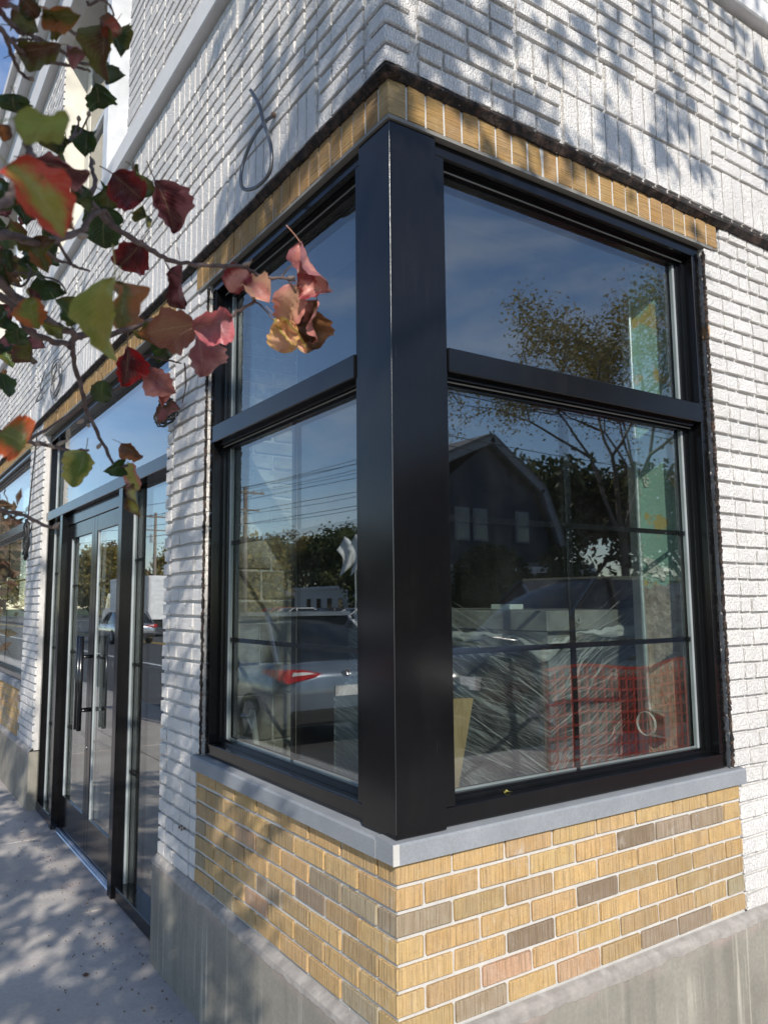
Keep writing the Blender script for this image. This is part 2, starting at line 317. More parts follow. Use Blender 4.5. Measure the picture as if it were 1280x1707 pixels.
# ------------------------------------------------------------------ mesh helpers
class MB:
    def __init__(s): s.v = []; s.f = []; s.uv = None
    def quad(s, a, b, c, d):
        i = len(s.v); s.v += [tuple(a), tuple(b), tuple(c), tuple(d)]; s.f.append((i, i+1, i+2, i+3)); return s
    def box(s, x0, x1, y0, y1, z0, z1):
        if x0 > x1: x0, x1 = x1, x0
        if y0 > y1: y0, y1 = y1, y0
        if z0 > z1: z0, z1 = z1, z0
        i = len(s.v)
        s.v += [(x0, y0, z0), (x1, y0, z0), (x1, y1, z0), (x0, y1, z0), (x0, y0, z1), (x1, y0, z1), (x1, y1, z1), (x0, y1, z1)]
        s.f += [tuple(i+k for k in q) for q in ((3, 2, 1, 0), (4, 5, 6, 7), (0, 1, 5, 4), (1, 2, 6, 5), (2, 3, 7, 6), (3, 0, 4, 7))]; return s
    def cbox(s, x0, x1, y0, y1, z0, z1, c=0.003):
        """box with all edges chamfered (24 vertices)"""
        lo = (min(x0, x1), min(y0, y1), min(z0, z1)); hi = (max(x0, x1), max(y0, y1), max(z0, z1))
        bm = bmesh.new(); vs = []
        for sx in (0, 1):
            for sy in (0, 1):
                for sz in (0, 1):
                    P = [(lo, hi)[k][a] for a, k in enumerate((sx, sy, sz))]
                    vs.append(P)
        base = len(s.v); idx = {}
        for sx in (0, 1):
            for sy in (0, 1):
                for sz in (0, 1):
                    sg = (1-2*sx, 1-2*sy, 1-2*sz); P = [(lo, hi)[k][a] for a, k in enumerate((sx, sy, sz))]
                    for ax in range(3):
                        q = [P[a]+(0 if a == ax else c*sg[a]) for a in range(3)]
                        idx[(sx, sy, sz, ax)] = len(s.v); s.v.append(tuple(q))
        def F(*k):
            s.f.append(tuple(idx[a] for a in k))
        for sgn in (0, 1):
            o = (lambda L: L) if sgn else (lambda L: L[::-1])
            F(*o([(sgn, 0, 0, 0), (sgn, 1, 0, 0), (sgn, 1, 1, 0), (sgn, 0, 1, 0)]))
            F(*o([(0, sgn, 0, 1), (0, sgn, 1, 1), (1, sgn, 1, 1), (1, sgn, 0, 1)]))
            F(*o([(0, 0, sgn, 2), (1, 0, sgn, 2), (1, 1, sgn, 2), (0, 1, sgn, 2)]))
        for a in (0, 1):
            for b in (0, 1):
                fl = (a+b) % 2 == 0
                e = [(a, b, 0, 0), (a, b, 0, 1), (a, b, 1, 1), (a, b, 1, 0)]; F(*(e if fl else e[::-1]))
                e = [(a, 0, b, 0), (a, 1, b, 0), (a, 1, b, 2), (a, 0, b, 2)]; F(*(e if fl else e[::-1]))
                e = [(0, a, b, 1), (0, a, b, 2), (1, a, b, 2), (1, a, b, 1)]; F(*(e if fl else e[::-1]))
        for sx in (0, 1):
            for sy in (0, 1):
                for sz in (0, 1):
                    e = [(sx, sy, sz, 0), (sx, sy, sz, 1), (sx, sy, sz, 2)]; F(*(e if (sx+sy+sz) % 2 else e[::-1]))
        return s
    def tube(s, pts, r, seg=8, caps=True):
        pts = [Vector(p) for p in pts]; n = len(pts)
        rs = r if isinstance(r, (list, tuple)) else [r]*n
        up = Vector((0.13, 0.2, 1)).normalized(); i0 = len(s.v); prev = None
        for i, p in enumerate(pts):
            t = (pts[min(i+1, n-1)]-pts[max(i-1, 0)])
            t = t.normalized() if t.length > 1e-9 else Vector((0, 0, 1))
            if prev is None:
                a = t.cross(up); a = a.normalized() if a.length > 1e-4 else t.cross(Vector((1, 0, 0))).normalized()
            else:
                a = prev - t*prev.dot(t); a = a.normalized() if a.length > 1e-6 else t.orthogonal().normalized()
            prev = a; b = t.cross(a)
            for k in range(seg):
                an = 2*pi*k/seg; s.v.append(tuple(p+(a*cos(an)+b*sin(an))*rs[i]))
        for i in range(n-1):
            for k in range(seg):
                q = i0+i*seg; k2 = (k+1) % seg
                s.f.append((q+k, q+k2, q+seg+k2, q+seg+k))
        if caps:
            s.f.append(tuple(i0+k for k in range(seg))[::-1]); s.f.append(tuple(i0+(n-1)*seg+k for k in range(seg)))
        return s
    def lathe(s, c, ax, prof, seg=20):
        c = Vector(c); ax = Vector(ax).normalized(); a = ax.orthogonal().normalized(); b = ax.cross(a); i0 = len(s.v)
        for (t, r) in prof:
            for k in range(seg):
                an = 2*pi*k/seg; s.v.append(tuple(c+ax*t+(a*cos(an)+b*sin(an))*r))
        for i in range(len(prof)-1):
            for k in range(seg):
                k2 = (k+1) % seg; q = i0+i*seg; s.f.append((q+k, q+k2, q+seg+k2, q+seg+k))
        return s
    def prism(s, poly, axis, a, b):
        """poly of 2-D points extruded along axis (0 x, 1 y, 2 z)"""
        def mk(p, t): q = [0, 0, 0]; o = [k for k in range(3) if k != axis]; q[o[0]], q[o[1]] = p; q[axis] = t; return tuple(q)
        i = len(s.v); n = len(poly); s.v += [mk(p, a) for p in poly]+[mk(p, b) for p in poly]
        s.f.append(tuple(i+k for k in range(n))[::-1]); s.f.append(tuple(i+n+k for k in range(n)))
        for k in range(n): s.f.append((i+k, i+(k+1) % n, i+n+(k+1) % n, i+n+k))
        return s
    def mesh(s, name, m, smooth=False):
        me = bpy.data.meshes.new(name); me.from_pydata(s.v, [], s.f); me.materials.append(MT[m] if isinstance(m, str) else m)
        if s.uv:
            ul = me.uv_layers.new(name='UVMap')
            for lp in me.loops: ul.data[lp.index].uv = s.uv[lp.vertex_index]
        me.validate(); bm = bmesh.new(); bm.from_mesh(me); bmesh.ops.recalc_face_normals(bm, faces=bm.faces); bm.to_mesh(me); bm.free()
        if smooth: me.polygons.foreach_set('use_smooth', [True]*len(me.polygons))
        return me
    def obj(s, name, m, parent=None, smooth=False):
        return link(name, s.mesh(name, m, smooth), parent)
def link(name, me, parent=None, loc=None):
    o = bpy.data.objects.new(name, me); COL.objects.link(o)
    if parent is not None: o.parent = parent
    if loc is not None: o.location = loc
    return o
def tag(o, label=None, cat=None, group=None, kind=None):
    if label: o['label'] = label
    if cat: o['category'] = cat
    if group: o['group'] = group
    if kind: o['kind'] = kind
    return o
def empty(name, label, cat, loc=(0, 0, 0), rz=0, group=None):
    o = bpy.data.objects.new(name, None); COL.objects.link(o); o.location = loc; o.rotation_euler = (0, 0, rz)
    o.empty_display_size = 0.1
    return tag(o, label, cat, group)
def copy_tree(o, parent=None):
    c = o.copy(); COL.objects.link(c); c.parent = parent
    for ch in list(o.children): copy_tree(ch, c)
    return c
def WL(side, u, n, z):
    """facade frame: u along the wall from the corner, n outwards"""
    return (u, -n, z) if side == 'R' else (-n, u, z)
def wbox(mb, side, u0, u1, n0, n1, z0, z1, c=0):
    a = WL(side, u0, n0, z0); b = WL(side, u1, n1, z1)
    (mb.cbox if c else mb.box)(a[0], b[0], a[1], b[1], z0, z1, *((c,) if c else ()))
    return mb

# ------------------------------------------------------------------ SETTING: ground, roads, pavements
GZ = -0.97
CY, CX = -4.6, -2.6                                   # kerb lines of the two streets
gm = MB(); gm.box(-450, 450, -450, 450, -1.6, -1.30); tag(gm.obj('ground', 'grass'), kind='structure')
rd = MB(); rd.box(-18.4, CX-0.15, -200, 330, -1.3, -1.10); rd.box(CX-0.15, 200, -14, CY-0.15, -1.3, -1.10)
tag(rd.obj('road', 'road'), kind='structure')
lot = MB(); lot.box(-120, -18.6, 15, 130, -1.3, -1.02); tag(lot.obj('parking_lot', 'road'), kind='structure')
lw = MB(); lw.box(3.0, 120, -60, -15.8, -1.3, -0.9); tag(lw.obj('lawn', 'grass'), kind='structure')
kb = MB(); kb.box(CX-0.15, CX, CY, 320, -1.3, GZ-0.005); kb.box(CX-0.15, 200, CY-0.15, CY, -1.3, GZ-0.005); kb.box(-18.6, -18.4, -200, 330, -1.3, -0.97); kb.box(3, 200, -14.0, -13.85, -1.3, -0.95)
tag(kb.obj('kerb', 'kerb'), kind='structure')
fw = MB(); fw.box(3, 200, -15.8, -14.0, -1.3, -0.97); tag(fw.obj('far_sidewalk', 'walk'), kind='structure')
sw = MB(); sw.box(CX, 200, CY, 330, -1.3, GZ-0.035); swo = tag(sw.obj('sidewalk', 'crust'), kind='structure')
def slab(x0, x1, y0, y1):
    b = MB(); b.cbox(x0+0.004, x1-0.004, y0+0.004, y1-0.004, GZ-0.05, GZ+random.uniform(-0.0015, 0.0015), 0.006)
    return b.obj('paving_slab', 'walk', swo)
ys = [-4.6, -3.65, -2.03, -0.41, 1.21, 2.83, 4.45, 6.07, 7.69, 9.31]
for i in range(len(ys)-1):
    slab(-1.32, 0.12, ys[i], ys[i+1]); slab(CX, -1.32, ys[i], ys[i+1])
for i in range(6): slab(0.12+i*1.6, 0.12+(i+1)*1.6, -3.65, -1.9); slab(0.12+i*1.6, 0.12+(i+1)*1.6, -1.9, 0.1); slab(0.12+i*1.6, 0.12+(i+1)*1.6, -4.6, -3.65)
fs = MB()
for k in range(60): fs.box(CX+0.002, 0.1, 9.31+k*1.62+0.004, 9.31+(k+1)*1.62-0.004, GZ-0.05, GZ)
tag(fs.obj('far_paving_slabs', 'walk', swo), kind='stuff')
pl = MB()
pl.box(-6.1, -5.98, 3, 180, -1.10, -1.096)
for k in range(26): pl.box(-14.6, -14.48, 6+k*7, 9+k*7, -1.10, -1.096)
for k in range(9): pl.box(5+k*2.4, 5.1+k*2.4, -8.2, -6, -1.10, -1.096)
tag(pl.obj('white_road_marking', 'paint'), kind='structure')
yl = MB(); yl.box(-10.4, -10.28, 3, 180, -1.10, -1.096); yl.box(-10.15, -10.03, 3, 180, -1.10, -1.096); tag(yl.obj('yellow_road_marking', 'ypaint'), kind='structure')

# ------------------------------------------------------------------ THE CORNER BUILDING
B = empty('corner_storefront_building', 'white painted brick corner shop building with black framed windows and ochre brick below', 'building', (0, 0, GZ))
BI = Vector((0, 0, GZ))
def bobj(mb, name, m, parent=None, smooth=False):
    o = mb.obj(name, m, parent or B, smooth)
    if parent is None: o.location = -BI
    return o
def bchild(o): o.location = o.location - BI; o.parent = B; return o
TOPZ = 7.25; PT = -0.478; LT = 2.19; UP = 0.03   # plinth top, lintel underside, how far the upper wall stands proud
O1, O2 = (2.86, 4.95), (6.75, 8.95)              # upper window openings on the left facade
LEND = 9.9
core = MB()
# tan knee walls (mortar faces)
for a in (('R', 0.009, 1.628, -0.009, -0.26), ('L', 0.2605, 1.526, -0.0075, -0.26), ('L', 6.0, 9.3, -0.007, -0.26)):
    km = MB(); wbox(km, *a, PT-0.01, -0.001); bobj(km, 'knee_wall', 'mortar')
wbox(core, 'R', 1.612, 9, -0.015, -0.45, PT-0.01, 2.343); 
for a, b in ((1.502, 2.028), (5.325, 6.0), (9.3, LEND)): wbox(core, 'L', a, b, -0.015, -0.47, PT-0.01, 2.343)
wbox(core, 'R', -0.016, 9, UP-0.014, -0.40, 2.345, TOPZ)
wbox(core, 'L', 0.401, LEND, UP-0.0145, -0.40, 2.345, 3.50)
for a, b in ((0.401, O1[0]), (O1[1], O2[0]), (O2[1], LEND)): wbox(core, 'L', a, b, UP-0.0145, -0.40, 3.5005, 5.60)
wbox(core, 'L', 0.401, LEND, UP-0.0145, -0.40, 5.6005, TOPZ)
bobj(core, 'wall', 'white')
for a in (('R', 0.012, 1.72, -0.012, -0.45), ('L', 0.4515, 9.3, -0.0125, -0.45)):
    km = MB(); wbox(km, *a, LT+0.013, 2.344); bobj(km, 'lintel_core', 'inter')
# concrete plinth with sloping crust
for a in ((-0.022, 9.0, -0.022, 0.25), (-0.0215, 0.47, 0.2505, 2.034), (-0.022, 0.47, 5.32, LEND)):
    pm = MB(); pm.box(*a, -1.28, PT-0.022); bobj(pm, 'concrete_plinth', 'plinth')
random.seed(3)
def crust(side, u0, u1, step=0.012):
    cm = MB(); n = int((u1-u0)/step); prof = []; j = e = 0
    for i in range(n+1):
        u = u0+(u1-u0)*i/n; j = j*0.7+random.uniform(-0.0015, 0.0015); e = e*0.8+random.uniform(-0.003, 0.003)
        prof.append([WL(side, u, -0.004, PT+0.001), WL(side, u, 0.008+j, PT-0.006+j*0.4), WL(side, u, 0.024+j*0.5, PT-0.020), WL(side, u, 0.0245, PT-0.040+e), WL(side, u, 0.018, PT-0.046+e)])
    i0 = len(cm.v)
    for p in prof: cm.v += p
    for i in range(n):
        for k in range(4): a = i0+i*5+k; cm.f.append((a, a+5, a+6, a+1))
    bobj(cm, 'mortar_crust', 'crust')
crust('R', -0.02, 5); crust('L', -0.02, 2.03); crust('L', 5.33, 9.3)
# ---- bricks
VARS = {}
def brick_mesh(key, w_, h_, d_, mat, chip):
    k = (key, mat)
    if k not in VARS:
        VARS[k] = []
        for v in range(5):
            mb = MB(); mb.cbox(-w_/2, w_/2, -d_, 0, -h_/2, h_/2, 0.0028)
            rr = random.Random(v*13+len(VARS)*7)
            mb.v = [(x+rr.uniform(-chip, chip), y+(rr.uniform(-chip, chip) if y > -0.01 else 0), z+rr.uniform(-chip, chip)) for x, y, z in mb.v]
            VARS[k].append(mb.mesh('brick', mat))
    return VARS[k]
def place_brick(side, u0, u1, z0, z1, n, mat, name, color=None, tilt=0.0, chip=0.0012, d=0.045):
    w_, h_ = u1-u0, z1-z0
    nw, nh = round(w_*200)/200, round(h_*200)/200
    me = random.choice(brick_mesh((nw, nh), nw, nh, d, mat, chip))
    o = bpy.data.objects.new(name, me); COL.objects.link(o); o.parent = B
    c = Vector(WL(side, (u0+u1)/2, n+random.uniform(-0.0015, 0.0015), (z0+z1)/2)) - BI
    o.location = c; o.scale = (w_/nw, 1, h_/nh)
    # local +y is outwards
    o.rotation_euler = (random.uniform(-tilt, tilt), random.uniform(-tilt, tilt)*0.5, (pi if side == 'R' else pi/2)+random.uniform(-tilt, tilt))
    if color: o.color = (*color, 1)
    return o
CO = {'t': (0.69, 0.465, 0.215), 'o': (0.55, 0.39, 0.20), 'g': (0.30, 0.235, 0.165), 'h': (0.38, 0.305, 0.225), 'p': (0.60, 0.40, 0.26), 'a': (0.46, 0.38, 0.26)}
def jit(c): k = random.uniform(0.90, 1.10); return tuple(min(1, x*k*random.uniform(0.97, 1.03)) for x in c)
CH, BM, JT = 0.0683, 0.2032, 0.0118
rowsR = ['tttttttt', 'tttttghht', 'aoottttt', 'ttttgooot', 'ttgtttoo', 'topttoooat', 'tatpohho']
rowsL = ['ttttttot', 'tttottot', 'tahttpto', 'tohttota', 'totoaoto', 'ototptta', 'tatttoat']
random.seed(21)
def tanrow(side, k, colors, umax, first_full):
    z1 = -k*CH-0.0005; z0 = z1-CH+JT
    u = (BM if first_full else BM/2); i = 1
    while u < umax-0.02:
        e = min(u+BM, umax+JT)
        if umax-e < 0.03: e = umax+JT
        place_brick(side, u, e-JT, z0, z1, random.uniform(-0.001, 0.001), 'tan', 'brick', jit(CO[colors[i % len(colors)]]), 0.006); u = e; i += 1
for k in range(7):
    if k >= 0:
        tanrow('R', k, rowsR[k], 1.626, k % 2 == 0); tanrow('L', k, rowsL[k], 1.524, k % 2 == 1)
        mb = MB(); a, b = (BM-JT, BM/2-JT) if k % 2 == 0 else (BM/2-JT, BM-JT)
        z1 = -k*CH-0.0005; mb.cbox(0, a+0.002, 0, b+0.002, z1-CH+JT, z1, 0.0028)
        o = bobj(mb, 'brick', 'tan'); o.color = (*jit(CO[rowsR[k][0]]), 1)
for k in range(7):                                     # knee wall beyond the door
    z1 = -0.04-k*CH*0.93; u = 6.0 if k % 2 else 6.1
    while u < 9.2: place_brick('L', u, u+BM-JT, z1-0.056, z1, 0, 'tan', 'brick', jit(CO[random.choice('tttoah')]), 0.006); u += BM
# soldier (rowlock) bricks over the openings
random.seed(5)
def soldiers(side, u0, u1, pitch=0.0745):
    n = round((u1-u0)/pitch); pitch = (u1-u0)/n
    for i in range(n):
        u = u0+i*pitch
        place_brick(side, u, u+pitch-0.0075, LT+0.014+random.uniform(-0.001, 0.001), 2.322+random.uniform(-0.002, 0.002), 0.002+random.uniform(-0.0015, 0.002), 'soldier', 'lintel_brick', jit((0.47, 0.29, 0.11)), 0.012)
soldiers('R', 0.072, 1.705); soldiers('L', 0.062, 1.640); soldiers('L', 1.93, 5.40); soldiers('L', 5.95, 9.2)
mb = MB(); mb.cbox(-0.002, 0.064, -0.002, 0.053, LT+0.014, 2.322, 0.0025); o = bobj(mb, 'lintel_brick', 'soldier'); o.color = (0.5, 0.36, 0.17, 1)
for a in (('R', -0.0005, 1.70, -0.0015, -0.011), ('L', 0.012, 1.64, -0.0015, -0.0108), ('L', 1.93, 5.4, -0.0015, -0.0108)):
    mo = MB(); wbox(mo, *a, LT+0.013, 2.318); bobj(mo, 'lintel_mortar', 'mortar')
for a in (('R', -0.004, 1.66, 0.004, -0.10), ('L', 0.101, 1.60, 0.0038, -0.10), ('L', 2.0, 5.36, 0.004, -0.10), ('L', 6.0, 9.3, 0.004, -0.10)):
    st = MB(); wbox(st, *a, LT, LT+0.012); bobj(st, 'steel_lintel', 'steel')
# ---- white painted bricks: collect, the largest in view become objects
WB = []
def add_w(side, u0, u1, z0, z1, n): WB.append((side, u0, u1, z0, z1, n))
random.seed(11)
def skip(side, u0, u1, z0, z1):
    if side == 'L':
        for a, b in (O1, O2):
            if z0 > 3.45 and z1 < 5.6 and u1 > a+0.01 and u0 < b-0.01: return True
    return False
def field(side, u0, u1, z0, z1, n, ch=0.0672, module=0.32, quoin=None, mode='pier'):
    """courses in bays with aligned vertical joints, header and stretcher changing sides"""
    rows = int(round((z1-z0)/ch)); ch = (z1-z0)/rows
    for r in range(rows):
        za = z0+r*ch; zb = za+ch-0.0135; u = u0
        if quoin:
            add_w(side, u, u+quoin-0.007, za, zb, n); u += quoin
        j = 0
        while u < u1-0.03:
            mw = min(module, u1-u); 
            if mw < module*0.75: add_w(side, u, u1-0.006, za, zb, n); break
            k = 0.36 if (r+j) % 2 else 0.64
            add_w(side, u, u+mw*k-0.010, za, zb, n); add_w(side, u+mw*k, u+mw-0.011, za, zb, n)
            u += mw; j += 1
def sold(side, u0, u1, z0, z1, n, p=0.0745):
    k = max(1, round((u1-u0)/p)); p = (u1-u0)/k
    for i in range(k): add_w(side, u0+i*p, u0+(i+1)*p-0.009, z0, z1-0.009, n)
# piers
field('R', 1.633, 1.74, PT+0.004, 0.062, 0.0, module=0.5); field('R', 1.608, 1.722, 0.064, 2.20, 0.0, module=0.5)
field('R', 1.724, 3.6, PT+0.004, 2.335, 0.0, module=0.216)
field('L', 1.532, 1.606, PT+0.004, 0.062, 0.0, module=0.4); field('L', 1.497, 1.606, 0.064, 2.19, 0.0, module=0.4)
field('L', 1.61, 1.935, PT+0.004, 2.335, 0.0, module=0.325); field('L', 1.938, 2.03, PT+0.004, 2.19, 0.0, module=0.4)
field('L', 5.33, 6.0, PT+0.004, 2.335, 0.0, module=0.33); field('L', 9.3, LEND, PT+0.004, 2.335, 0.0)
# upper right wall
Z0 = 2.350
def running(side, u0, u1, z0, z1, n, ch=0.0672, l=0.205):
    rows = int(round((z1-z0)/ch)); ch = (z1-z0)/rows
    for r in range(rows):
        u = u0; first = True; za = z0+r*ch; zb = za+ch-0.0135
        while u < u1-0.02:
            L_ = l*random.choice((1, 1, 1, 0.5)) if not first else l*(0.5 if r % 2 else 1)
            first = False; e = min(u+L_, u1)
            if u1-e < 0.04: e = u1
            if not skip(side, u, e, za, zb): add_w(side, u, e-0.010, za, zb, n)
            u = e
N = UP
running('R', 0.10, 0.74, Z0, Z0+0.20, N); sold('R', 0.75, 3.6, Z0, Z0+0.205, N)
running('R', 0.10, 0.52, Z0+0.205, 2.76, N); sold('R', 0.53, 0.98, Z0+0.205+0.0, Z0+0.335, N); running('R', 0.53, 0.98, Z0+0.34, 2.76, N)
sold('R', 0.985, 1.66, Z0+0.208, 2.755, N); running('R', 1.665, 3.6, Z0+0.208, 2.76, N)
field('R', 0.10, 1.30, 2.765, 3.17, N, module=0.43); field('R', 1.305, 1.9, 2.765, 3.37, N, module=0.2)
running('R', 0.10, 1.30, 3.175, 3.37, N); running('R', 1.905, 3.6, 2.765, 3.17, N); sold('R', 1.905, 4.5, 3.175, 3.365, N)
running('R', 0.10, 4.5, 3.50, 4.4, N)
# upper left wall
running('L', 0.10, 0.40, Z0, Z0+0.335, N); sold('L', 0.41, 1.20, Z0, Z0+0.205, N); running('L', 0.41, 1.20, Z0+0.208, Z0+0.335, N)
sold('L', 1.205, 5.9, Z0, Z0+0.205, N); sold('L', 1.205, 4.2, Z0+0.208, Z0+0.335, N)
running('L', 4.21, 6.0, Z0+0.208, Z0+0.335, N)
u = 0.10
for mlt, kind in ((0.40, 'r'), (0.36, 'f'), (0.40, 'r'), (0.62, 'f'), (0.43, 'r'), (0.62, 'f'), (0.6, 'r'), (0.64, 'f'), (0.9, 'r'), (0.64, 'f'), (0.9, 'r'), (0.64, 'f'), (0.9, 'r'), (0.64, 'f'), (1.2, 'r')):
    e = min(u+mlt, LEND)
    top = 3.22 if u > 0.7 else 3.42
    (field if kind == 'f' else running)('L', u, e-0.003, 2.69, top, N, **({'module': 0.205} if kind == 'f' else {}))
    u = e
sold('L', 0.9, LEND, 3.225, 3.42, N)
sold('L', 5.95, LEND, Z0, Z0+0.205, N); running('L', 6.0, LEND, Z0+0.208, 2.685, N)
for a, b in ((0.10, O1[0]), (O1[1], O2[0]), (O2[1], LEND)): field('L', a, b, 3.57, 5.59, N, module=0.41)
running('L', 0.10, LEND, 6.16, TOPZ-0.02, N)
# corner bricks of the upper wall wrap round
cb = []
z = Z0; r = 0
while z < 4.4:
    if not (3.37 < z+0.03 < 3.52): cb.append((z, r))
    z += 0.0672; r += 1
def seen(b):
    side, u0, u1, z0, z1, n = b
    P = Vector(WL(side, (u0+u1)/2, n, (z0+z1)/2)); v = P-CAM
    zc = v.dot(_f)
    if zc <= 0.1: return 0
    x = 640+FPX*v.dot(_r2)/zc; y = 853.5-FPX*v.dot(_u2)/zc
    if not (-20 < x < 1300 and -20 < y < 1727): return 0
    nrm = Vector((0, -1, 0)) if side == 'R' else Vector((-1, 0, 0))
    return (u1-u0)*(z1-z0)*abs(v.normalized().dot(nrm))/v.length**2
for zc_, r_ in cb:
    mb = MB(); a, b = (0.10, 0.075) if r_ % 2 == 0 else (0.075, 0.10)
    mb.cbox(-N, a-0.008, -N, b-0.008, zc_, zc_+0.056, 0.005); bobj(mb, 'white_brick', 'white')
WB.sort(key=seen, reverse=True)
NW = 300-len(cb)
random.seed(8)
rest = MB()
for i, b in enumerate(WB):
    side, u0, u1, z0, z1, n = b
    if i < NW: place_brick(side, u0, u1, z0, z1, n, 'white', 'white_brick', None, 0.010, 0.0016)
    else:
        q = random.uniform(-0.002, 0.002); i0 = len(rest.v); wbox(rest, side, u0, u1, n+q, n-0.03, z0, z1, 0.003)
        rr = lambda: random.uniform(-0.0014, 0.0014)
        for k in range(i0, len(rest.v)): x, y, z_ = rest.v[k]; rest.v[k] = (x+rr(), y+rr(), z_+rr())
rs = bobj(rest, 'white_brickwork', 'white'); rs['kind'] = 'stuff'
# ragged flashing gap between old wall and new lintel
random.seed(14)
def gap(side, u0, u1, slope=0.0, thick=0.02):
    gp = MB(); n = int((u1-u0)/0.008); th = thick; A = [0.0]*3
    for i in range(n+1):
        u = u0+(u1-u0)*i/n; A = [a*0.94+random.uniform(-0.0013, 0.0013) for a in A]; z = 2.335-slope*(u-u0)
        sp = 0.005 if random.random() < 0.012 else 0
        gp.v += [WL(side, u, -0.03, z-th*0.7+A[0]), WL(side, u, 0.008+A[1], z-th*0.7+A[0]), WL(side, u, 0.029+A[2]*0.6+sp, z+0.004+A[1]), WL(side, u, 0.027, z+0.015+A[2]+sp), WL(side, u, -0.03, z+0.018)]
    for i in range(n):
        for k in range(4): a = i*5+k; gp.f.append((a, a+5, a+6, a+1))
    bobj(gp, 'ragged_flashing', 'gap')
gap('R', -0.03, 3.4, 0.010); gap('L', -0.03, 9.2)
# stone bands and cornices
def band(u0, u1, side, n, z0, z1):
    mb = MB(); wbox(mb, side, u0, u1, n, -0.02, z0, z1, 0.006); return bobj(mb, 'stone_band', 'band')
band(-0.075, 4.6, 'R', 0.075, 3.385, 3.495); band(-0.0, LEND, 'L', 0.0755, 3.43, 3.565)
band(0.3, LEND, 'L', 0.10, 5.60, 6.02); band(0.3, LEND, 'L', 0.20, 6.02, 6.15)
band(0.2, LEND+0.1, 'L', 0.09, TOPZ-0.02, TOPZ+0.10); band(0.2, 9, 'R', 0.09, TOPZ-0.02, TOPZ+0.10)
# sill round the corner, window by window
sl = MB()
sl.prism([(-0.016, 0.0), (0.075, 0.0), (0.075, 0.062), (-0.010, 0.056), (-0.016, 0.050)], 0, -0.018, 1.655)
bobj(sl, 'window_sill', 'sill')
sl = MB(); sl.v = []; sl.prism([(-0.020, 0.0), (0.075, 0.0), (0.075, 0.063), (-0.014, 0.056), (-0.020, 0.050)], 1, 0.0755, 1.548)
bobj(sl, 'window_sill', 'sill')
sj = MB(); sj.box(-0.0205, -0.0, -0.0168, -0.0125, 0.001, 0.0568); bobj(sj, 'sill_mitre_joint', 'mortar')
sl = MB(); sl.prism([(-0.020, -0.04), (0.075, -0.04), (0.075, 0.022), (-0.020, 0.010)], 1, 5.97, 9.3); bobj(sl, 'window_sill', 'sill')
# corner post
cp = MB(); cp.cbox(0.004, 0.182, 0.004, 0.182, 0.062, LT-0.001, 0.0015); post = bobj(cp, 'corner_post', 'black')
e_ = MB(); e_.tube([(0.0045, 0.0045, 0.075), (0.0045, 0.0045, LT-0.004)], 0.0004, 6); e_.obj('corner_seam', 'seam', post)
ch_ = MB(); random.seed(9)
for (x_, y_) in ((300, 1379), (304, 1383), (308, 1381), (303, 1377)):
    q = onL(x_, y_, -0.0005); n_ = 7; i0 = len(ch_.v); rr0 = random.uniform(0.006, 0.012)
    ring = [(rr0*random.uniform(0.5, 1.2)*cos(2*pi*k/n_), rr0*random.uniform(0.4, 0.9)*sin(2*pi*k/n_)) for k in range(n_)]
    ch_.v += [(-0.006, q.y+a, q.z+b) for a, b in ring]+[(0.003, q.y+a, q.z+b) for a, b in ring]; ch_.f += [tuple(i0+k for k in range(n_))]+[(i0+k, i0+(k+1) % n_, i0+n_+(k+1) % n_, i0+n_+k) for k in range(n_)]
ch_ = bobj(ch_, 'paint_chip', 'rust'); ch_['kind'] = 'stuff'
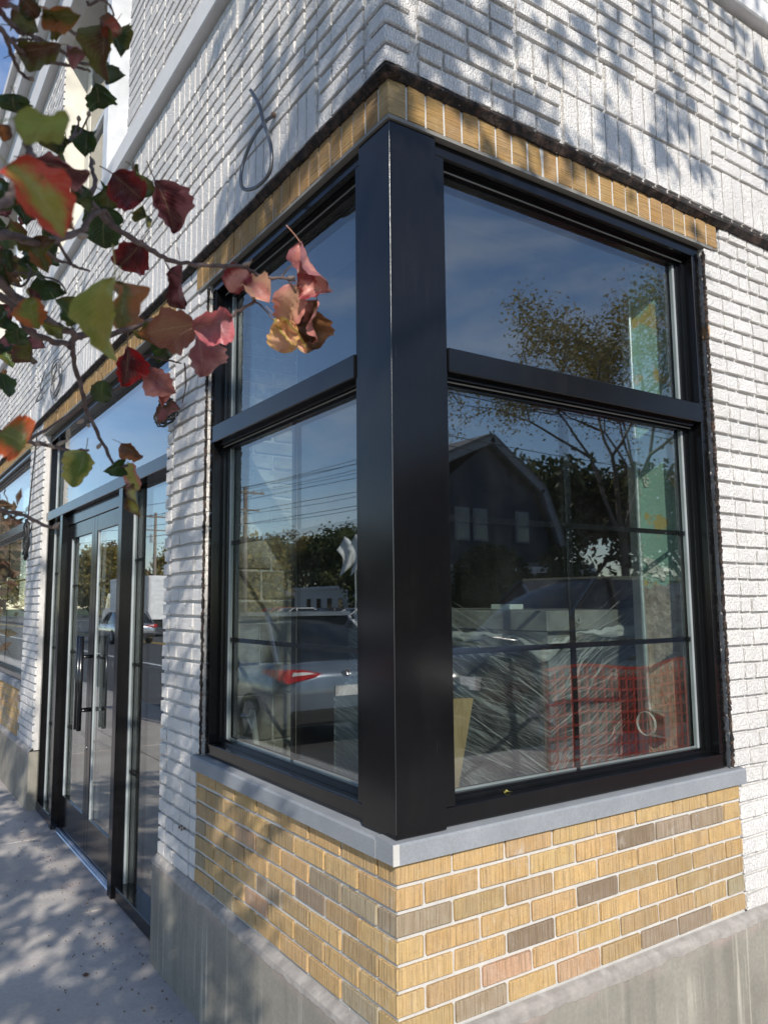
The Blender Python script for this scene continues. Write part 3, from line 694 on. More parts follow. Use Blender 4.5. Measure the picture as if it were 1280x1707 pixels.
# ---- windows
def window(side, u0, u1, z0, z1, tz=(1.43, 1.51), near=None, ledge=True, muntins=True, glass='glass', cen=None):
    fr = MB(); w1 = 0.045
    wbox(fr, side, u0, u1, -0.020, -0.14, z0, z0+0.052, 0.002)
    wbox(fr, side, u0, u1, -0.020, -0.14, z1-0.045, z1, 0.002)
    wbox(fr, side, u0, u0+w1, -0.0195, -0.141, z0+0.0525, z1-0.0455, 0.002); wbox(fr, side, u1-w1, u1, -0.0195, -0.141, z0+0.0525, z1-0.0455, 0.002)
    F = bobj(fr, 'window', 'black')
    a0, a1 = u0+w1, u1-w1; inn = MB()
    for (zz0, zz1) in ((z0+0.0527, tz[0]), (tz[1], z1-0.0457)):
        for (na, nb, wd) in ((-0.060, -0.132, 0.022), (-0.074, -0.131, 0.036)):
            wbox(inn, side, a0, a0+wd, na, nb, zz0, zz1); wbox(inn, side, a1-wd, a1, na, nb, zz0, zz1)
            wbox(inn, side, a0+wd, a1-wd, na, nb+0.001, zz0, zz0+wd*0.55); wbox(inn, side, a0+wd, a1-wd, na, nb+0.001, zz1-wd*0.8, zz1)
    inn.obj('glazing_stop', 'blackin', F)
    t = MB(); wbox(t, side, a0, a1, -0.012, -0.135, tz[0], tz[1]-0.002, 0.003); wbox(t, side, a0, a1, -0.040, -0.08, tz[0]-0.012, tz[0]); t.obj('transom_bar', 'black', F)
    line = MB()
    for zz1 in (tz[0], z1-0.0457):
        line = MB(); wbox(line, side, a0+0.02, a1-0.02, -0.0565, -0.0595, zz1-0.020, zz1-0.016); line.obj('gasket_line', 'steel', F)
    g0, g1 = a0+0.034, a1-0.034; gz = []
    for (zz0, zz1) in ((z0+0.070, tz[0]-0.026), (tz[1]+0.018, z1-0.072)):
        g = MB(); wbox(g, side, g0, g1, -0.086, -0.106, zz0, zz1); g.obj('pane', glass, F); gz.append((zz0, zz1))
        sp = MB(); wbox(sp, side, g0+0.001, g0+0.012, -0.084, -0.100, zz0+0.001, zz1-0.001); wbox(sp, side, g1-0.012, g1-0.001, -0.084, -0.100, zz0+0.001, zz1-0.001)
        wbox(sp, side, g0+0.013, g1-0.013, -0.092, -0.100, zz0+0.001, zz0+0.008)
        sp.obj('spacer_bar', 'spacer', F)  # spacer kept pale grey, also standing in for sky reflected on the jamb
    if muntins:
        zz0, zz1 = gz[0]; c = cen if cen else (g0+g1)/2
        m_ = MB(); wbox(m_, side, c-0.009, c+0.009, -0.090, -0.102, zz0, zz1); m_.obj('muntin', 'blackin', F)
        for k in (1, 2):
            zc2 = zz0+(zz1-zz0)*k/3
            m_ = MB(); wbox(m_, side, g0, g1, -0.0905, -0.1015, zc2-0.009, zc2+0.009); m_.obj('muntin', 'blackin', F)
    # sealant beads at the brick side
    return F
wR = window('R', 0.183, 1.590, 0.064, LT-0.001, cen=0.83)
wL = window('L', 0.183, 1.482, 0.064, LT-0.001, cen=0.80)
w2 = window('L', 6.01, 9.28, 0.022, LT-0.001)
random.seed(4)
for sd_, u_ in (('R', 1.598), ('L', 1.490)):
    pts, rs_ = [], []; j = 0
    for k in range(240):
        j = j*0.6+random.uniform(-0.0025, 0.0025); pts.append(WL(sd_, u_+j, -0.002+random.uniform(-0.002, 0.002), 0.066+k*0.0088)); rs_.append(random.uniform(0.004, 0.009))
    sb = MB(); sb.tube(pts, rs_, 6); bobj(sb, 'sealant_bead', 'gap')
sp_ = MB()
for k in range(120):
    z = random.uniform(0.1, 2.1); sp_.lathe(WL('R', 1.596+random.uniform(-0.006, 0.006), 0.008, z), (0, 0, 1), [(-0.002, 0.0003), (0, random.uniform(0.0008, 0.0024)), (0.002, 0.0003)], 5)
sp_ = bobj(sp_, 'paint_drips', 'band'); sp_['kind'] = 'stuff'
bare = place_brick('R', 1.604, 1.612, 1.795, 1.85, 0.0, 'tan', 'bare_brick', (0.62, 0.36, 0.18), 0, 0.001, 0.06); bare['label'] = 'bare ochre brick end showing through the white paint'
# ---- door unit
DU0, DU1 = 2.03, 5.32; DZ0 = GZ+0.005
df = MB()
wbox(df, 'L', DU0, DU1, -0.05, -0.16, LT-0.065, LT-0.001, 0.002)              # head
wbox(df, 'L', DU0+0.0, DU0+0.05, -0.05, -0.16, DZ0, LT-0.066, 0.002); wbox(df, 'L', DU1-0.05, DU1, -0.05, -0.16, DZ0, LT-0.066, 0.002)
wbox(df, 'L', DU0+0.051, DU1-0.051, -0.028, -0.16, 1.425, 1.50, 0.003)          # transom
wbox(df, 'L', 2.93, 3.01, -0.030, -0.17, DZ0, 1.424, 0.003); wbox(df, 'L', 4.62, 4.70, -0.030, -0.17, DZ0, 1.424, 0.003)
wbox(df, 'L', DU0+0.051, 2.929, -0.045, -0.16, DZ0, DZ0+0.075, 0.003); wbox(df, 'L', 4.701, DU1-0.051, -0.045, -0.16, DZ0, DZ0+0.075, 0.003)
wbox(df, 'L', 3.011, 4.619, -0.075, -0.16, 1.335, 1.424, 0.002)
D = bobj(df, 'door_frame', 'black')
def dpane(u0, u1, z0, z1, name='pane', spacer=True, mun=(), parent=D, n=-0.105):
    g = MB(); wbox(g, 'L', u0, u1, n, n-0.02, z0, z1); g.obj(name, 'doorglass', parent)
    s_ = MB()
    wbox(s_, 'L', u0-0.002, u0+0.016, n+0.006, n-0.016, z0, z1); wbox(s_, 'L', u1-0.016, u1+0.002, n+0.006, n-0.016, z0, z1); s_.obj('spacer_bar', 'spacer', parent)
    for z in mun: mm = MB(); wbox(mm, 'L', u0, u1, n-0.004, n-0.014, z-0.008, z+0.008); mm.obj('muntin', 'blackin', parent)
dpane(DU0+0.05, DU1-0.05, 1.50, LT-0.065, mun=())
MZ = (0.98, 0.36, -0.26)
dpane(DU0+0.05, 2.93, DZ0+0.07, 1.425, mun=MZ); dpane(4.70, DU1-0.05, DZ0+0.07, 1.425, mun=MZ)
for (a, b) in ((3.013, 3.813), (3.817, 4.617)):
    dm = MB()
    wbox(dm, 'L', a, a+0.075, -0.085, -0.13, DZ0+0.012, 1.333, 0.002); wbox(dm, 'L', b-0.075, b, -0.085, -0.13, DZ0+0.012, 1.333, 0.002)
    wbox(dm, 'L', a+0.0755, b-0.0755, -0.0855, -0.1295, DZ0+0.012, DZ0+0.26, 0.002); wbox(dm, 'L', a+0.0755, b-0.0755, -0.0855, -0.1295, 1.225, 1.333, 0.002)
    dr = bobj(dm, 'door', 'black')
    dpane(a+0.075, b-0.075, DZ0+0.26, 1.225, mun=(0.86, 0.36, -0.2), parent=dr, n=-0.097)
    hy = b-0.038 if a < 3.5 else a+0.038
    hm = MB(); hm.tube([(0.015, hy, -0.13), (0.015, hy, 0.50)], 0.016, 14)
    for hz in (0.0, 0.36): hm.tube([(0.015, hy, hz), (0.086, hy, hz)], 0.010, 10)
    hm.obj('handle', 'blackin', dr, True)
    if a > 3.5: lk = MB(); lk.lathe((0.082, hy, -0.26), (1, 0, 0), [(0, 0.0), (0, 0.018), (0.004, 0.018)], 14); lk.obj('lock', 'seam', dr)
th = MB(); th.prism([(0.055, GZ), (0.16, GZ), (0.16, GZ+0.014), (0.10, GZ+0.018), (0.06, GZ+0.006)], 1, 3.011, 4.619)
for k in range(4): wbox(th, 'L', 3.02, 4.61, -0.072-k*0.016, -0.076-k*0.016, GZ+0.010, GZ+0.0185)
bobj(th, 'threshold', 'alu')
# ---- upper windows (recessed)
def upper(o_):
    a, b = o_; z0, z1 = 3.57, 5.6
    m = MB(); wbox(m, 'L', b-0.002, b+0.001, UP-0.012, -0.36, z0, z1); wbox(m, 'L', b-0.16, b-0.003, -0.16, -0.34, z0, z1, 0.004)
    f = bobj(m, 'window', 'beige')
    q = MB(); c = (a+b)/2-0.40
    wbox(q, 'L', c-0.02, c+0.11, 0.0, -0.17, z0+0.001, z1-0.001, 0.004); wbox(q, 'L', a, a+0.05, -0.15, -0.34, z0, z1); q.obj('casing', 'trim', f)
    g = MB(); wbox(g, 'L', a+0.05, c-0.021, -0.17, -0.19, z0+0.36, z1-0.05); wbox(g, 'L', c+0.111, b-0.161, -0.17, -0.19, z0+0.36, z1-0.05); g.obj('pane', 'farglass', f)
    r = MB(); wbox(r, 'L', a+0.05, b-0.161, -0.13, -0.20, z0+0.31, z0+0.35, 0.003); wbox(r, 'L', a+0.05, b-0.161, -0.14, -0.20, z0+1.05, z0+1.09, 0.003); r.obj('sash_rail', 'trim', f)
    s_ = MB()
    for k in range(14): wbox(s_, 'L', a+0.05+k*(b-a-0.21)/14, a+0.05+(k+1)*(b-a-0.21)/14-0.008, -0.152-(k % 2)*0.01, -0.20, z0, z0+0.309)
    s_.obj('lower_panel', 'beige', f)
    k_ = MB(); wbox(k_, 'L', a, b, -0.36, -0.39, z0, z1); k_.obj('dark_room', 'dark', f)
upper(O1); upper(O2)
# ---- interior shell
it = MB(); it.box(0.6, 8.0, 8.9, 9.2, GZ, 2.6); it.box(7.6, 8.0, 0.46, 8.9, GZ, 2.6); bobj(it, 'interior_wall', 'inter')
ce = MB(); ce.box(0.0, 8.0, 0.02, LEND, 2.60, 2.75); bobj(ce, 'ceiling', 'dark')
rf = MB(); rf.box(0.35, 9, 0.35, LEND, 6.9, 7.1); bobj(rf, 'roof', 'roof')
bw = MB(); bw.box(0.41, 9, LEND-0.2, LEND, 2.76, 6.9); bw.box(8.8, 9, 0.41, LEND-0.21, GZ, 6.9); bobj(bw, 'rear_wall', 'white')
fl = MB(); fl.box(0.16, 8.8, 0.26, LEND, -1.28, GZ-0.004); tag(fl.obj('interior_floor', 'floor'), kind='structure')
rev = MB(); rev.box(0.145, 0.475, 1.5005, 2.0, GZ, PT); rev.box(0.4715, 0.480, 1.512, 2.03, GZ, 2.33); bobj(rev, 'masonry_reveal', 'masonry')
random.seed(12); z = GZ+0.002; r_i = 0
while z < 2.3:
    hh = min(random.choice((0.10, 0.14, 0.19, 0.21)) if z < 0.9 else 0.068, 2.325-z); x_ = 0.145; r_i += 1
    while x_ < 0.47:
        ww = random.uniform(0.12, 0.24) if z < 0.9 else (0.10 if r_i % 2 and x_ < 0.15 else 0.2); e = min(x_+ww, 0.472)
        if 0.472-e < 0.05: e = 0.472
        mb = MB(); mb.cbox(x_, e-0.009, 1.490+random.uniform(-0.006, 0.006), 1.54, z, z+hh-0.009, 0.006); mb.v = [(a+random.uniform(-0.003, 0.003), b_+random.uniform(-0.003, 0.003), c_+random.uniform(-0.003, 0.003)) for a, b_, c_ in mb.v]
        bobj(mb, 'rough_stone', 'masonry'); x_ = e
    z += hh
rv = MB(); rv.prism([(1.562, 0.145), (1.512, 0.325), (1.6115, 0.325), (1.6115, 0.145)], 2, 0.0, LT); bobj(rv, 'painted_reveal', 'peel')
# ------------------------------------------------------------------ cables on the walls
def loopcable(name, pts, r, mat, label, cat='cable', seg=8):
    mb = MB(); mb.tube(pts, r, seg); return tag(mb.obj(name, mat, None, True), label, cat)
def smooth(pts, k=8):
    P = [Vector(p) for p in pts]; P = [P[0]*2-P[1]]+P+[P[-1]*2-P[-2]]; o = []
    for i in range(1, len(P)-2):
        for j in range(k):
            t = j/k; a, b, c, d = P[i-1:i+3]
            o.append(0.5*((2*b)+(c-a)*t+(2*a-5*b+4*c-d)*t*t+(3*b-a-3*c+d)*t**3))
    o.append(P[-2]); return o
cab = [onL(457, 192, -0.035), onL(440, 205, -0.06), onL(420, 235, -0.09), onL(405, 275, -0.10), onL(402, 305, -0.11), onL(410, 316, -0.11), onL(430, 310, -0.11), onL(450, 285, -0.11), onL(452, 245, -0.11), onL(440, 205, -0.10), onL(432, 175, -0.09), onL(418, 150, -0.08)]
P_ = smooth(cab, 10)
fc = empty('flexible_conduit', 'looped grey metal flexible conduit sticking out of the white brick above the window', 'conduit', P_[0])
rr_ = [0.0062+0.0012*(i % 2) for i in range(len(P_)*3)]
fine = smooth(P_, 3)
mb = MB(); mb.tube([p-P_[0] for p in fine], rr_[:len(fine)] if len(rr_) >= len(fine) else 0.007, 8); mb.obj('armoured_sleeve', 'conduitm', fc, True)
mb = MB(); mb.tube([Vector((0.03, 0, 0)), Vector((-0.01, 0, 0))], 0.010, 8); mb.obj('wall_grommet', 'rust', fc)
def coil(name, c, ry, rz, n, r, mat, label, jitter=0.012, tails=()):
    random.seed(int(c[1]*100)); pts = []
    for i in range(n*14+1):
        a = 2*pi*i/14; k = 1+0.16*sin(i*0.31+c[1]); pts.append(Vector((c[0]+random.uniform(-jitter, jitter)*0.5-0.01*sin(i*0.7), c[1]+ry*k*cos(a)+0.01*sin(i*0.23), c[2]+rz*k*sin(a))))
    pts = [Vector((0.01, c[1]+ry*0.3, c[2]+rz*1.1))]+pts
    mb = MB(); mb.tube(smooth(pts, 3), r, 6)
    for tpts in tails: t2 = MB(); t2.tube(smooth(tpts, 5), r, 6); tag(t2.obj('cable', mat, None, True), 'loose cable end hanging from the white brick beside the '+('grey coil' if mat == 'greycable' else 'long black coil'), 'cable')
    return tag(mb.obj(name, mat, None, True), label, 'cable')
coil('cable_coil', (-0.045, 4.70, 2.53), 0.16, 0.14, 3, 0.0055, 'greycable', 'thin grey cable coil hanging on white brick above the door lintel', tails=[[(-0.03, 5.25, 2.75), (-0.06, 5.3, 2.6), (-0.05, 5.22, 2.5), (-0.07, 5.42, 2.5), (-0.03, 5.3, 2.62)]])
coil('cable_bundle', (-0.055, 1.90, 1.66), 0.095, 0.06, 6, 0.0045, 'cable', 'bundled black cable coil on the brick pier beside the big window', 0.05)
coil('cable_bundle', (-0.05, 5.72, 1.30), 0.06, 0.16, 6, 0.006, 'cable', 'long black cable coil tied on the pier left of the glass door', 0.03, tails=[[(0, 5.7, 2.3), (-0.02, 5.72, 1.9), (-0.05, 5.7, 1.45)]])
# small leaf stuck on the ledge
# ------------------------------------------------------------------ INSIDE THE SHOP
pc = Vector((1.12, 0.50, 0))
pal = empty('wrapped_crate', 'machine on a pallet wrapped in clear stretch film behind the right window', 'wrapped pallet', (1.12, 0.5, GZ))
def pchild(mb, name, m, smooth=False): o = mb.obj(name, m, pal, smooth); o.location = -Vector((1.12, 0.5, GZ)); return o
mb = MB(); mb.cbox(1.16, 2.10, 0.54, 2.0, -0.80, 0.50, 0.02); pchild(mb, 'machine_body', 'machine')
mb = MB(); mb.cbox(1.13, 2.14, 0.51, 2.05, 0.585, 0.672, 0.004); mb.box(1.16, 2.1, 0.54, 2.0, 0.50, 0.585); pchild(mb, 'steel_top', 'greymach')
mb = MB(); mb.cbox(1.14, 1.17, 0.85, 1.35, -0.2, 0.25, 0.01); pchild(mb, 'control_panel', 'machine')
mb = MB(); mb.lathe((1.30, 0.512, 0.63), (0, -1, 0), [(0, 0.028), (0.008, 0.028), (0.010, 0.018), (0.022, 0.016), (0.022, 0.006)], 16); pchild(mb, 'inlet_fitting', 'galv')
mb = MB()
for k in range(5): mb.box(1.12, 2.15, 0.5+k*0.34, 0.6+k*0.34, -0.84, -0.82)
for k in range(3): mb.box(1.12+k*0.46, 1.22+k*0.46, 0.5, 2.0, GZ, -0.841)
pchild(mb, 'pallet', 'ply')
random.seed(31)
fm = MB()
def film(a, b, z0, z1, nu=46, nz_=52):
    a = Vector(a); b = Vector(b); d = b-a; nrm = Vector((d.y, -d.x, 0)).normalized(); i0 = len(fm.v)
    ph = [random.uniform(0, 6) for _ in range(8)]
    for i in range(nu+1):
        for j in range(nz_+1):
            s_ = i/nu; z = z0+(z1-z0)*j/nz_
            off = 0.012*sin(z*11+s_*7+ph[4])+0.006*sin(z*31+s_*9+ph[0])+0.004*sin(z*83-s_*17+ph[1])+0.003*sin(s_*41+ph[2]+z*23)-0.03*sin(pi*s_)*(0.5+0.5*sin(z*4+ph[3]))
            edge = min(s_, 1-s_)*14
            fm.v.append(tuple(a+d*s_+nrm*(off*min(1, edge))+Vector((0, 0, z))))
    for i in range(nu):
        for j in range(nz_): q = i0+i*(nz_+1)+j; fm.f.append((q, q+nz_+1, q+nz_+2, q+1))
film((1.115, 2.08, 0), (1.115, 0.495, 0), -0.84, 0.585); film((1.115, 0.495, 0), (2.16, 0.495, 0), -0.84, 0.56)
pchild(fm, 'stretch_film', 'wrap', True)
st_ = MB()
for k in range(150):                                     # stretched strands of film, drawn tight round the corner
    z = random.uniform(-0.8, 0.50); s1 = random.gauss(0.24, 0.10)+0.1*sin(z*5); s2 = random.gauss(0.45, 0.15); l = random.uniform(0.15, 1.3); l0 = random.uniform(0, l*0.6) if random.random() < 0.6 else 0
    if random.random() < 0.6: st_.tube([(1.100, 0.49+l, z+s1*l), (1.104, 0.49+l0, z+s1*l0)], random.choice((0.0004, 0.0006, 0.0009)), 4, False)
    else: st_.tube([(1.12+l0*0.5, 0.486, z+s2*l0*0.5), (1.12+l*0.7, 0.486, z+s2*l*0.7)], random.choice((0.0004, 0.0006, 0.0009)), 4, False)
for z, a_, b_ in ((0.02, 0.35, 0.02), (0.30, 0.5, 0.5), (-0.02, 0.1, -0.05)): st_.tube([(1.100, 1.5, z+a_), (1.103, 0.487, z), (1.9, 0.484, z+b_)], 0.0022, 6)
o = pchild(st_, 'film_strand', 'filmw', True); o['kind'] = 'stuff'
rb = MB()                                                # crumpled white roll of film under the steel top
path = [(1.095, 2.0), (1.09, 1.6), (1.088, 1.2), (1.09, 0.9), (1.095, 0.65), (1.10, 0.49), (1.3, 0.478), (1.55, 0.475), (1.9, 0.475)]
pp = smooth([(x, y, 0) for x, y in path], 14); n = len(pp)
for i, q in enumerate(pp):
    t = i/n; dip = 0.045*math.exp(-((t-0.60)/0.10)**2); rise = 0.10*max(0, t-0.62); A = 0.004*sin(i*1.3)+0.005*sin(i*0.47)
    for j in range(7): f_ = j/6; w_ = 0.030+0.018*sin(i*0.21)+0.022*math.exp(-((t-0.62)/0.08)**2); rb.v.append((q.x-0.012*sin(pi*f_)+A*sin(j*2.1), q.y-0.012*sin(pi*f_)*(1 if t > 0.6 else 0)+A*cos(j*1.7), 0.575-dip+rise-f_*w_+A*0.6))
for i in range(n-1):
    for j in range(6): a = i*7+j; rb.f.append((a, a+7, a+8, a+1))
pchild(rb, 'bunched_film', 'filmw', True)
bp = MB(); bp.tube([(0.93, 0.98, 0.705), (0.80, 0.83, 0.71)], [0.020, 0.020], 14)
cc = MB(); cc.tube([(1.22, 1.55, 0.70), (1.17, 1.42, 0.70)], 0.016, 14); cc.tube([(1.175, 1.433, 0.70), (1.16, 1.395, 0.70)], 0.023, 14, True)
tag(cc.obj('pipe_coupling', 'brass', None, True), 'short brass pipe coupling lying on top of the wrapped machine', 'pipe')
cb_ = MB(); cb_.cbox(1.14, 1.22, 0.74, 0.87, 0.676, 0.70, 0.003); tag(cb_.obj('small_block', 'blockm'), 'small pale block lying on the steel top of the wrapped machine', 'block')
pw = MB(); pw.v = []; 
def slabq(a, b, c, d, t, mb):
    a, b, c, d = map(Vector, (a, b, c, d)); n = (b-a).cross(d-a).normalized()*t; i = len(mb.v)
    mb.v += [tuple(p) for p in (a, b, c, d, a+n, b+n, c+n, d+n)]; mb.f += [tuple(i+k for k in q) for q in ((3, 2, 1, 0), (4, 5, 6, 7), (0, 1, 5, 4), (1, 2, 6, 5), (2, 3, 7, 6), (3, 0, 4, 7))]
slabq((-0.0+0.08, 0.26, GZ+0.02), (0.15, 0.26, GZ+0.002), (0.484, 0.25, 0.388), (0.21, 0.25, 0.40), 0.018, pw)
tag(pw.obj('plywood_sheet', 'ply'), 'narrow plywood offcut leaning inside the glass next to the black corner post', 'board')
# second wrapped thing seen through the left window
w2m = empty('wrapped_appliance', 'low rounded appliance wrapped in cloudy film seen through the left window', 'wrapped appliance', (0.62, 1.0, GZ))
mb = MB(); mb.cbox(0.31, 0.61, 0.56, 0.90, GZ, 0.40, 0.05); o = mb.obj('appliance_body', 'greymach', w2m, True); o.location = -Vector((0.62, 1.0, GZ))
mb = MB(); mb.cbox(0.298, 0.622, 0.548, 0.912, GZ+0.004, 0.415, 0.065); o = mb.obj('cloudy_film', 'wrap', w2m); o.location = -Vector((0.62, 1.0, GZ))
for k, (a, b) in enumerate((((0.26, 1.38, GZ), (0.165, 1.465, 0.12)), ((0.36, 1.36, GZ), (0.235, 1.47, 0.24)))):
    mb = MB(); mb.tube([a, b], 0.014, 12); tag(mb.obj('plastic_pipe', 'pvc', None, True), ('shorter white plastic pipe leaning nearest the window jamb', 'longer white plastic pipe leaning deeper in the room beside the jamb')[k], 'pipe')
# conduit, box and wires in the right reveal
cnd = empty('electrical_conduit', 'thin galvanised conduit running down to a metal box by the peeling green reveal', 'conduit', (1.52, 0.33, 0.15))
def cch(mb, n, m, sm=False): o = mb.obj(n, m, cnd, sm); o.location = -Vector((1.52, 0.33, 0.15)); return o
mb = MB(); mb.tube(smooth([(1.498, 0.312, 2.3), (1.498, 0.312, 1.2), (1.497, 0.312, 0.85), (1.497, 0.308, 0.6), (1.496, 0.305, 0.27)], 6), 0.0105, 10); cch(mb, 'conduit_pipe', 'galv', True)
mb = MB(); mb.tube([(1.496, 0.305, 0.262), (1.496, 0.305, 0.285)], 0.015, 10); mb.tube([(1.497, 0.312, 0.90), (1.497, 0.312, 0.92)], 0.014, 10); cch(mb, 'connector', 'galv')
mb = MB()
for (y0, y1, z0, z1) in ((0.215, 0.305, 0.155, 0.158), (0.215, 0.305, 0.257, 0.260), (0.215, 0.218, 0.158, 0.257), (0.302, 0.305, 0.158, 0.257)): mb.box(1.480, 1.512, y0, y1, z0, z1)
cch(mb, 'metal_box', 'galv')
mb = MB()
for q in range(3):
    pts = [(1.474-0.004*q, 0.300+0.045*cos(a*0.7+q)+0.0, 0.205+0.048*sin(a*0.7+q)) for a in range(0, 16)]
    mb.tube(smooth(pts, 3), 0.0026, 6)
cch(mb, 'wire_loop', 'pvc', True)

# ------------------------------------------------------------------ ORANGE SAFETY MESH
of = empty('safety_mesh_fence', 'orange plastic safety mesh strung on stakes along the side street grass', 'fence', (5.0, -3.4, GZ))
def ofc(mb, n, m): o = mb.obj(n, m, of); o.location = -Vector((5.0, -3.4, GZ)); return o
mb = MB(); random.seed(2)
def fy(x): return -3.40+0.12*sin(x*1.3)
def ftop(x): return 0.08-0.07*sin((x-3.3)*2.2)**2
x = 4.3
while x < 8.6:
    mb.tube([(x, fy(x), GZ), (x+0.012*sin(x*9), fy(x)+0.01, (GZ+ftop(x))/2), (x, fy(x), ftop(x))], 0.012, 4, False); x += 0.10
for k in range(10):
    pts = []; x = 4.3
    while x <= 8.6: pts.append((x, fy(x), GZ+0.02+(ftop(x)-GZ-0.02)*k/9+0.006*sin(x*7+k))); x += 0.2
    mb.tube(pts, 0.012 if 0 < k < 9 else 0.016, 4, False)
ofc(mb, 'plastic_mesh', 'orange')
for x in (4.3, 5.7, 7.1, 8.6): mb = MB(); mb.tube([(x, fy(x)-0.02, -1.2), (x, fy(x)-0.02, 0.25)], 0.018, 8); ofc(mb, 'stake', 'wood')

# ------------------------------------------------------------------ CARS
def car(name, label, mat, L_=4.5, W=1.8, H=1.5, suv=False, group=None, loc=(0, 0, 0), rz=0):
    """car along +x (front), origin on the road under its middle"""
    c = empty(name, label, 'car' if not suv else 'SUV', loc, rz, group)
    h = L_/2; bl = 0.62*H if not suv else 0.60*H; hw = W/2
    def loft(st, m, nm, cross, cap=True):
        mb = MB(); n = None; rings = []
        for s_ in st: ring = cross(*s_); rings.append(ring); mb.v += ring; n = len(ring)
        for i in range(len(st)-1):
            for k in range(n): a = i*n+k; b = i*n+(k+1) % n; mb.f.append((a, b, b+n, a+n))
        mb.f.append(tuple(range(n))[::-1]); mb.f.append(tuple((len(st)-1)*n+k for k in range(n)))
        return mb.obj(nm, m, c, True)
    def body(x, zb, zt, w): return [(x, -w*0.90, zb), (x, -w*0.985, zb+0.10), (x, -w, (zb+zt)*0.5), (x, -w*0.975, zt-0.10), (x, -w*0.90, zt-0.02), (x, -w*0.5, zt+0.015), (x, w*0.5, zt+0.015), (x, w*0.90, zt-0.02), (x, w*0.975, zt-0.10), (x, w, (zb+zt)*0.5), (x, w*0.985, zb+0.10), (x, w*0.90, zb)]
    hood = bl*0.98
    rear = bl*1.02
    st = [(-h, 0.42, rear*0.80, hw*0.84), (-h+0.06, 0.30, rear*0.95, hw*0.93), (-h+0.35, 0.24, rear, hw*0.985), (-h*0.45, 0.2, rear, hw), (0.1, 0.2, bl, hw), (h*0.42, 0.2, bl*1.0, hw), (h*0.55, 0.2, hood*0.99, hw), (h-0.45, 0.24, hood*0.90, hw*0.97), (h-0.12, 0.28, hood*0.78, hw*0.90), (h, 0.38, hood*0.62, hw*0.80)]
    loft(st, mat, 'body', body)
    def cab(x, zt, w, wt): return [(x, -w, bl-0.06), (x, -w*0.995, bl), (x, -wt, zt-0.06), (x, -wt*0.88, zt), (x, wt*0.88, zt), (x, wt, zt-0.06), (x, w*0.995, bl), (x, w, bl-0.06)]
    rr = -h+0.12 if suv else -h+0.30
    stc = [(rr, bl+0.03, hw*0.86, hw*0.80), (rr+(0.28 if suv else 0.62), H-0.06, hw*0.90, hw*0.70), (-h*0.15, H, hw*0.92, hw*0.72), (h*0.10, H-0.03, hw*0.92, hw*0.71), (h*0.50, bl+0.02, hw*0.90, hw*0.82)]
    loft(stc, 'carglass', 'glasshouse', cab)
    mb = MB(); 
    for i in range(1, 3):
        (x0, z0, _, w0), (x1, z1, _, w1) = stc[i], stc[i+1]
        mb.prism([(x0, -w0*0.96, ), (x1, -w1*0.96), (x1, w1*0.96), (x0, w0*0.96)], 2, H-0.045, H+0.022-0.012*i)
    for s_ in (-1, 1):
        for (xa, xb, za, zb_) in ((stc[1][0], rr, H-0.04, bl), (-0.05, -0.02, H-0.02, bl), (stc[3][0], stc[4][0], H-0.05, bl)):
            mb.tube([(xa, s_*hw*0.735, za), (xb, s_*hw*0.90, zb_)], 0.035, 6)
    mb.obj('roof', mat, c)
    wr = 0.34 if not suv else 0.40
    for (wx, sy) in ((h*0.62, -1), (h*0.62, 1), (-h*0.60, -1), (-h*0.60, 1)):
        mb = MB(); cy = sy*(hw-0.10); a = (0, sy, 0)
        mb.lathe((wx, cy, wr), a, [(-0.10, 0.0), (-0.10, wr*0.96), (-0.07, wr), (0.07, wr), (0.10, wr*0.94), (0.105, wr*0.66), (0.07, wr*0.62), (0.06, 0.0)], 26)
        wh = mb.obj('wheel', 'tyre', c, True)
        mb = MB(); mb.lathe((wx, cy+sy*0.02, wr), a, [(0.06, wr*0.64), (0.085, wr*0.60), (0.07, wr*0.2), (0.09, 0.0)], 20)
        for k in range(5): an = 2*pi*k/5; mb.tube([(wx, cy+sy*0.105, wr), (wx+wr*0.6*cos(an), cy+sy*0.108, wr+wr*0.6*sin(an))], 0.03, 5)
        mb.obj('rim', 'rim', wh)
    for sy in (-1, 1):
        mb = MB(); mb.prism([(sy*hw*0.93, bl*0.80), (sy*hw*0.98, bl*0.86), (sy*hw*0.93, bl*0.97), (sy*hw*0.70, bl*0.955), (sy*hw*0.42, bl*0.90), (sy*hw*0.46, bl*0.875), (sy*hw*0.72, bl*0.83)], 0, -h-0.02, -h+0.2); tl = mb.obj('tail_light', 'tail', c)
        mb = MB(); mb.prism([(sy*hw*0.86, bl*0.885), (sy*hw*0.84, bl*0.93), (sy*hw*0.62, bl*0.925), (sy*hw*0.52, bl*0.90)], 0, -h-0.026, -h); mb.obj('reversing_lamp', 'lamp', tl)
        mb = MB(); mb.prism([(-h+0.05, bl*0.84), (-h+0.55, bl*0.90), (-h+0.5, bl*0.945), (-h+0.05, bl*0.96)], 1, sy*hw*0.95, sy*hw*1.012); mb.obj('side_lamp', 'tail', tl)
        mb = MB(); mb.box(h-0.16, h-0.02, sy*hw*0.58, sy*hw*0.86, hood*0.60, hood*0.72); mb.obj('headlight', 'lamp', c)
        mb = MB(); mb.cbox(h*0.40, h*0.46, sy*hw, sy*(hw+0.20), bl+0.02, bl+0.15, 0.02); mb.obj('side_mirror', mat, c)
    mb = MB(); mb.box(-h-0.02, -h+0.02, -0.17, 0.17, bl*0.62, bl*0.74); mb.obj('number_plate', 'plate', c)
    mb = MB(); mb.cbox(-h-0.05, -h+0.1, -hw*0.86, hw*0.86, 0.32, 0.50, 0.03); mb.obj('rear_bumper', 'tyre', c)
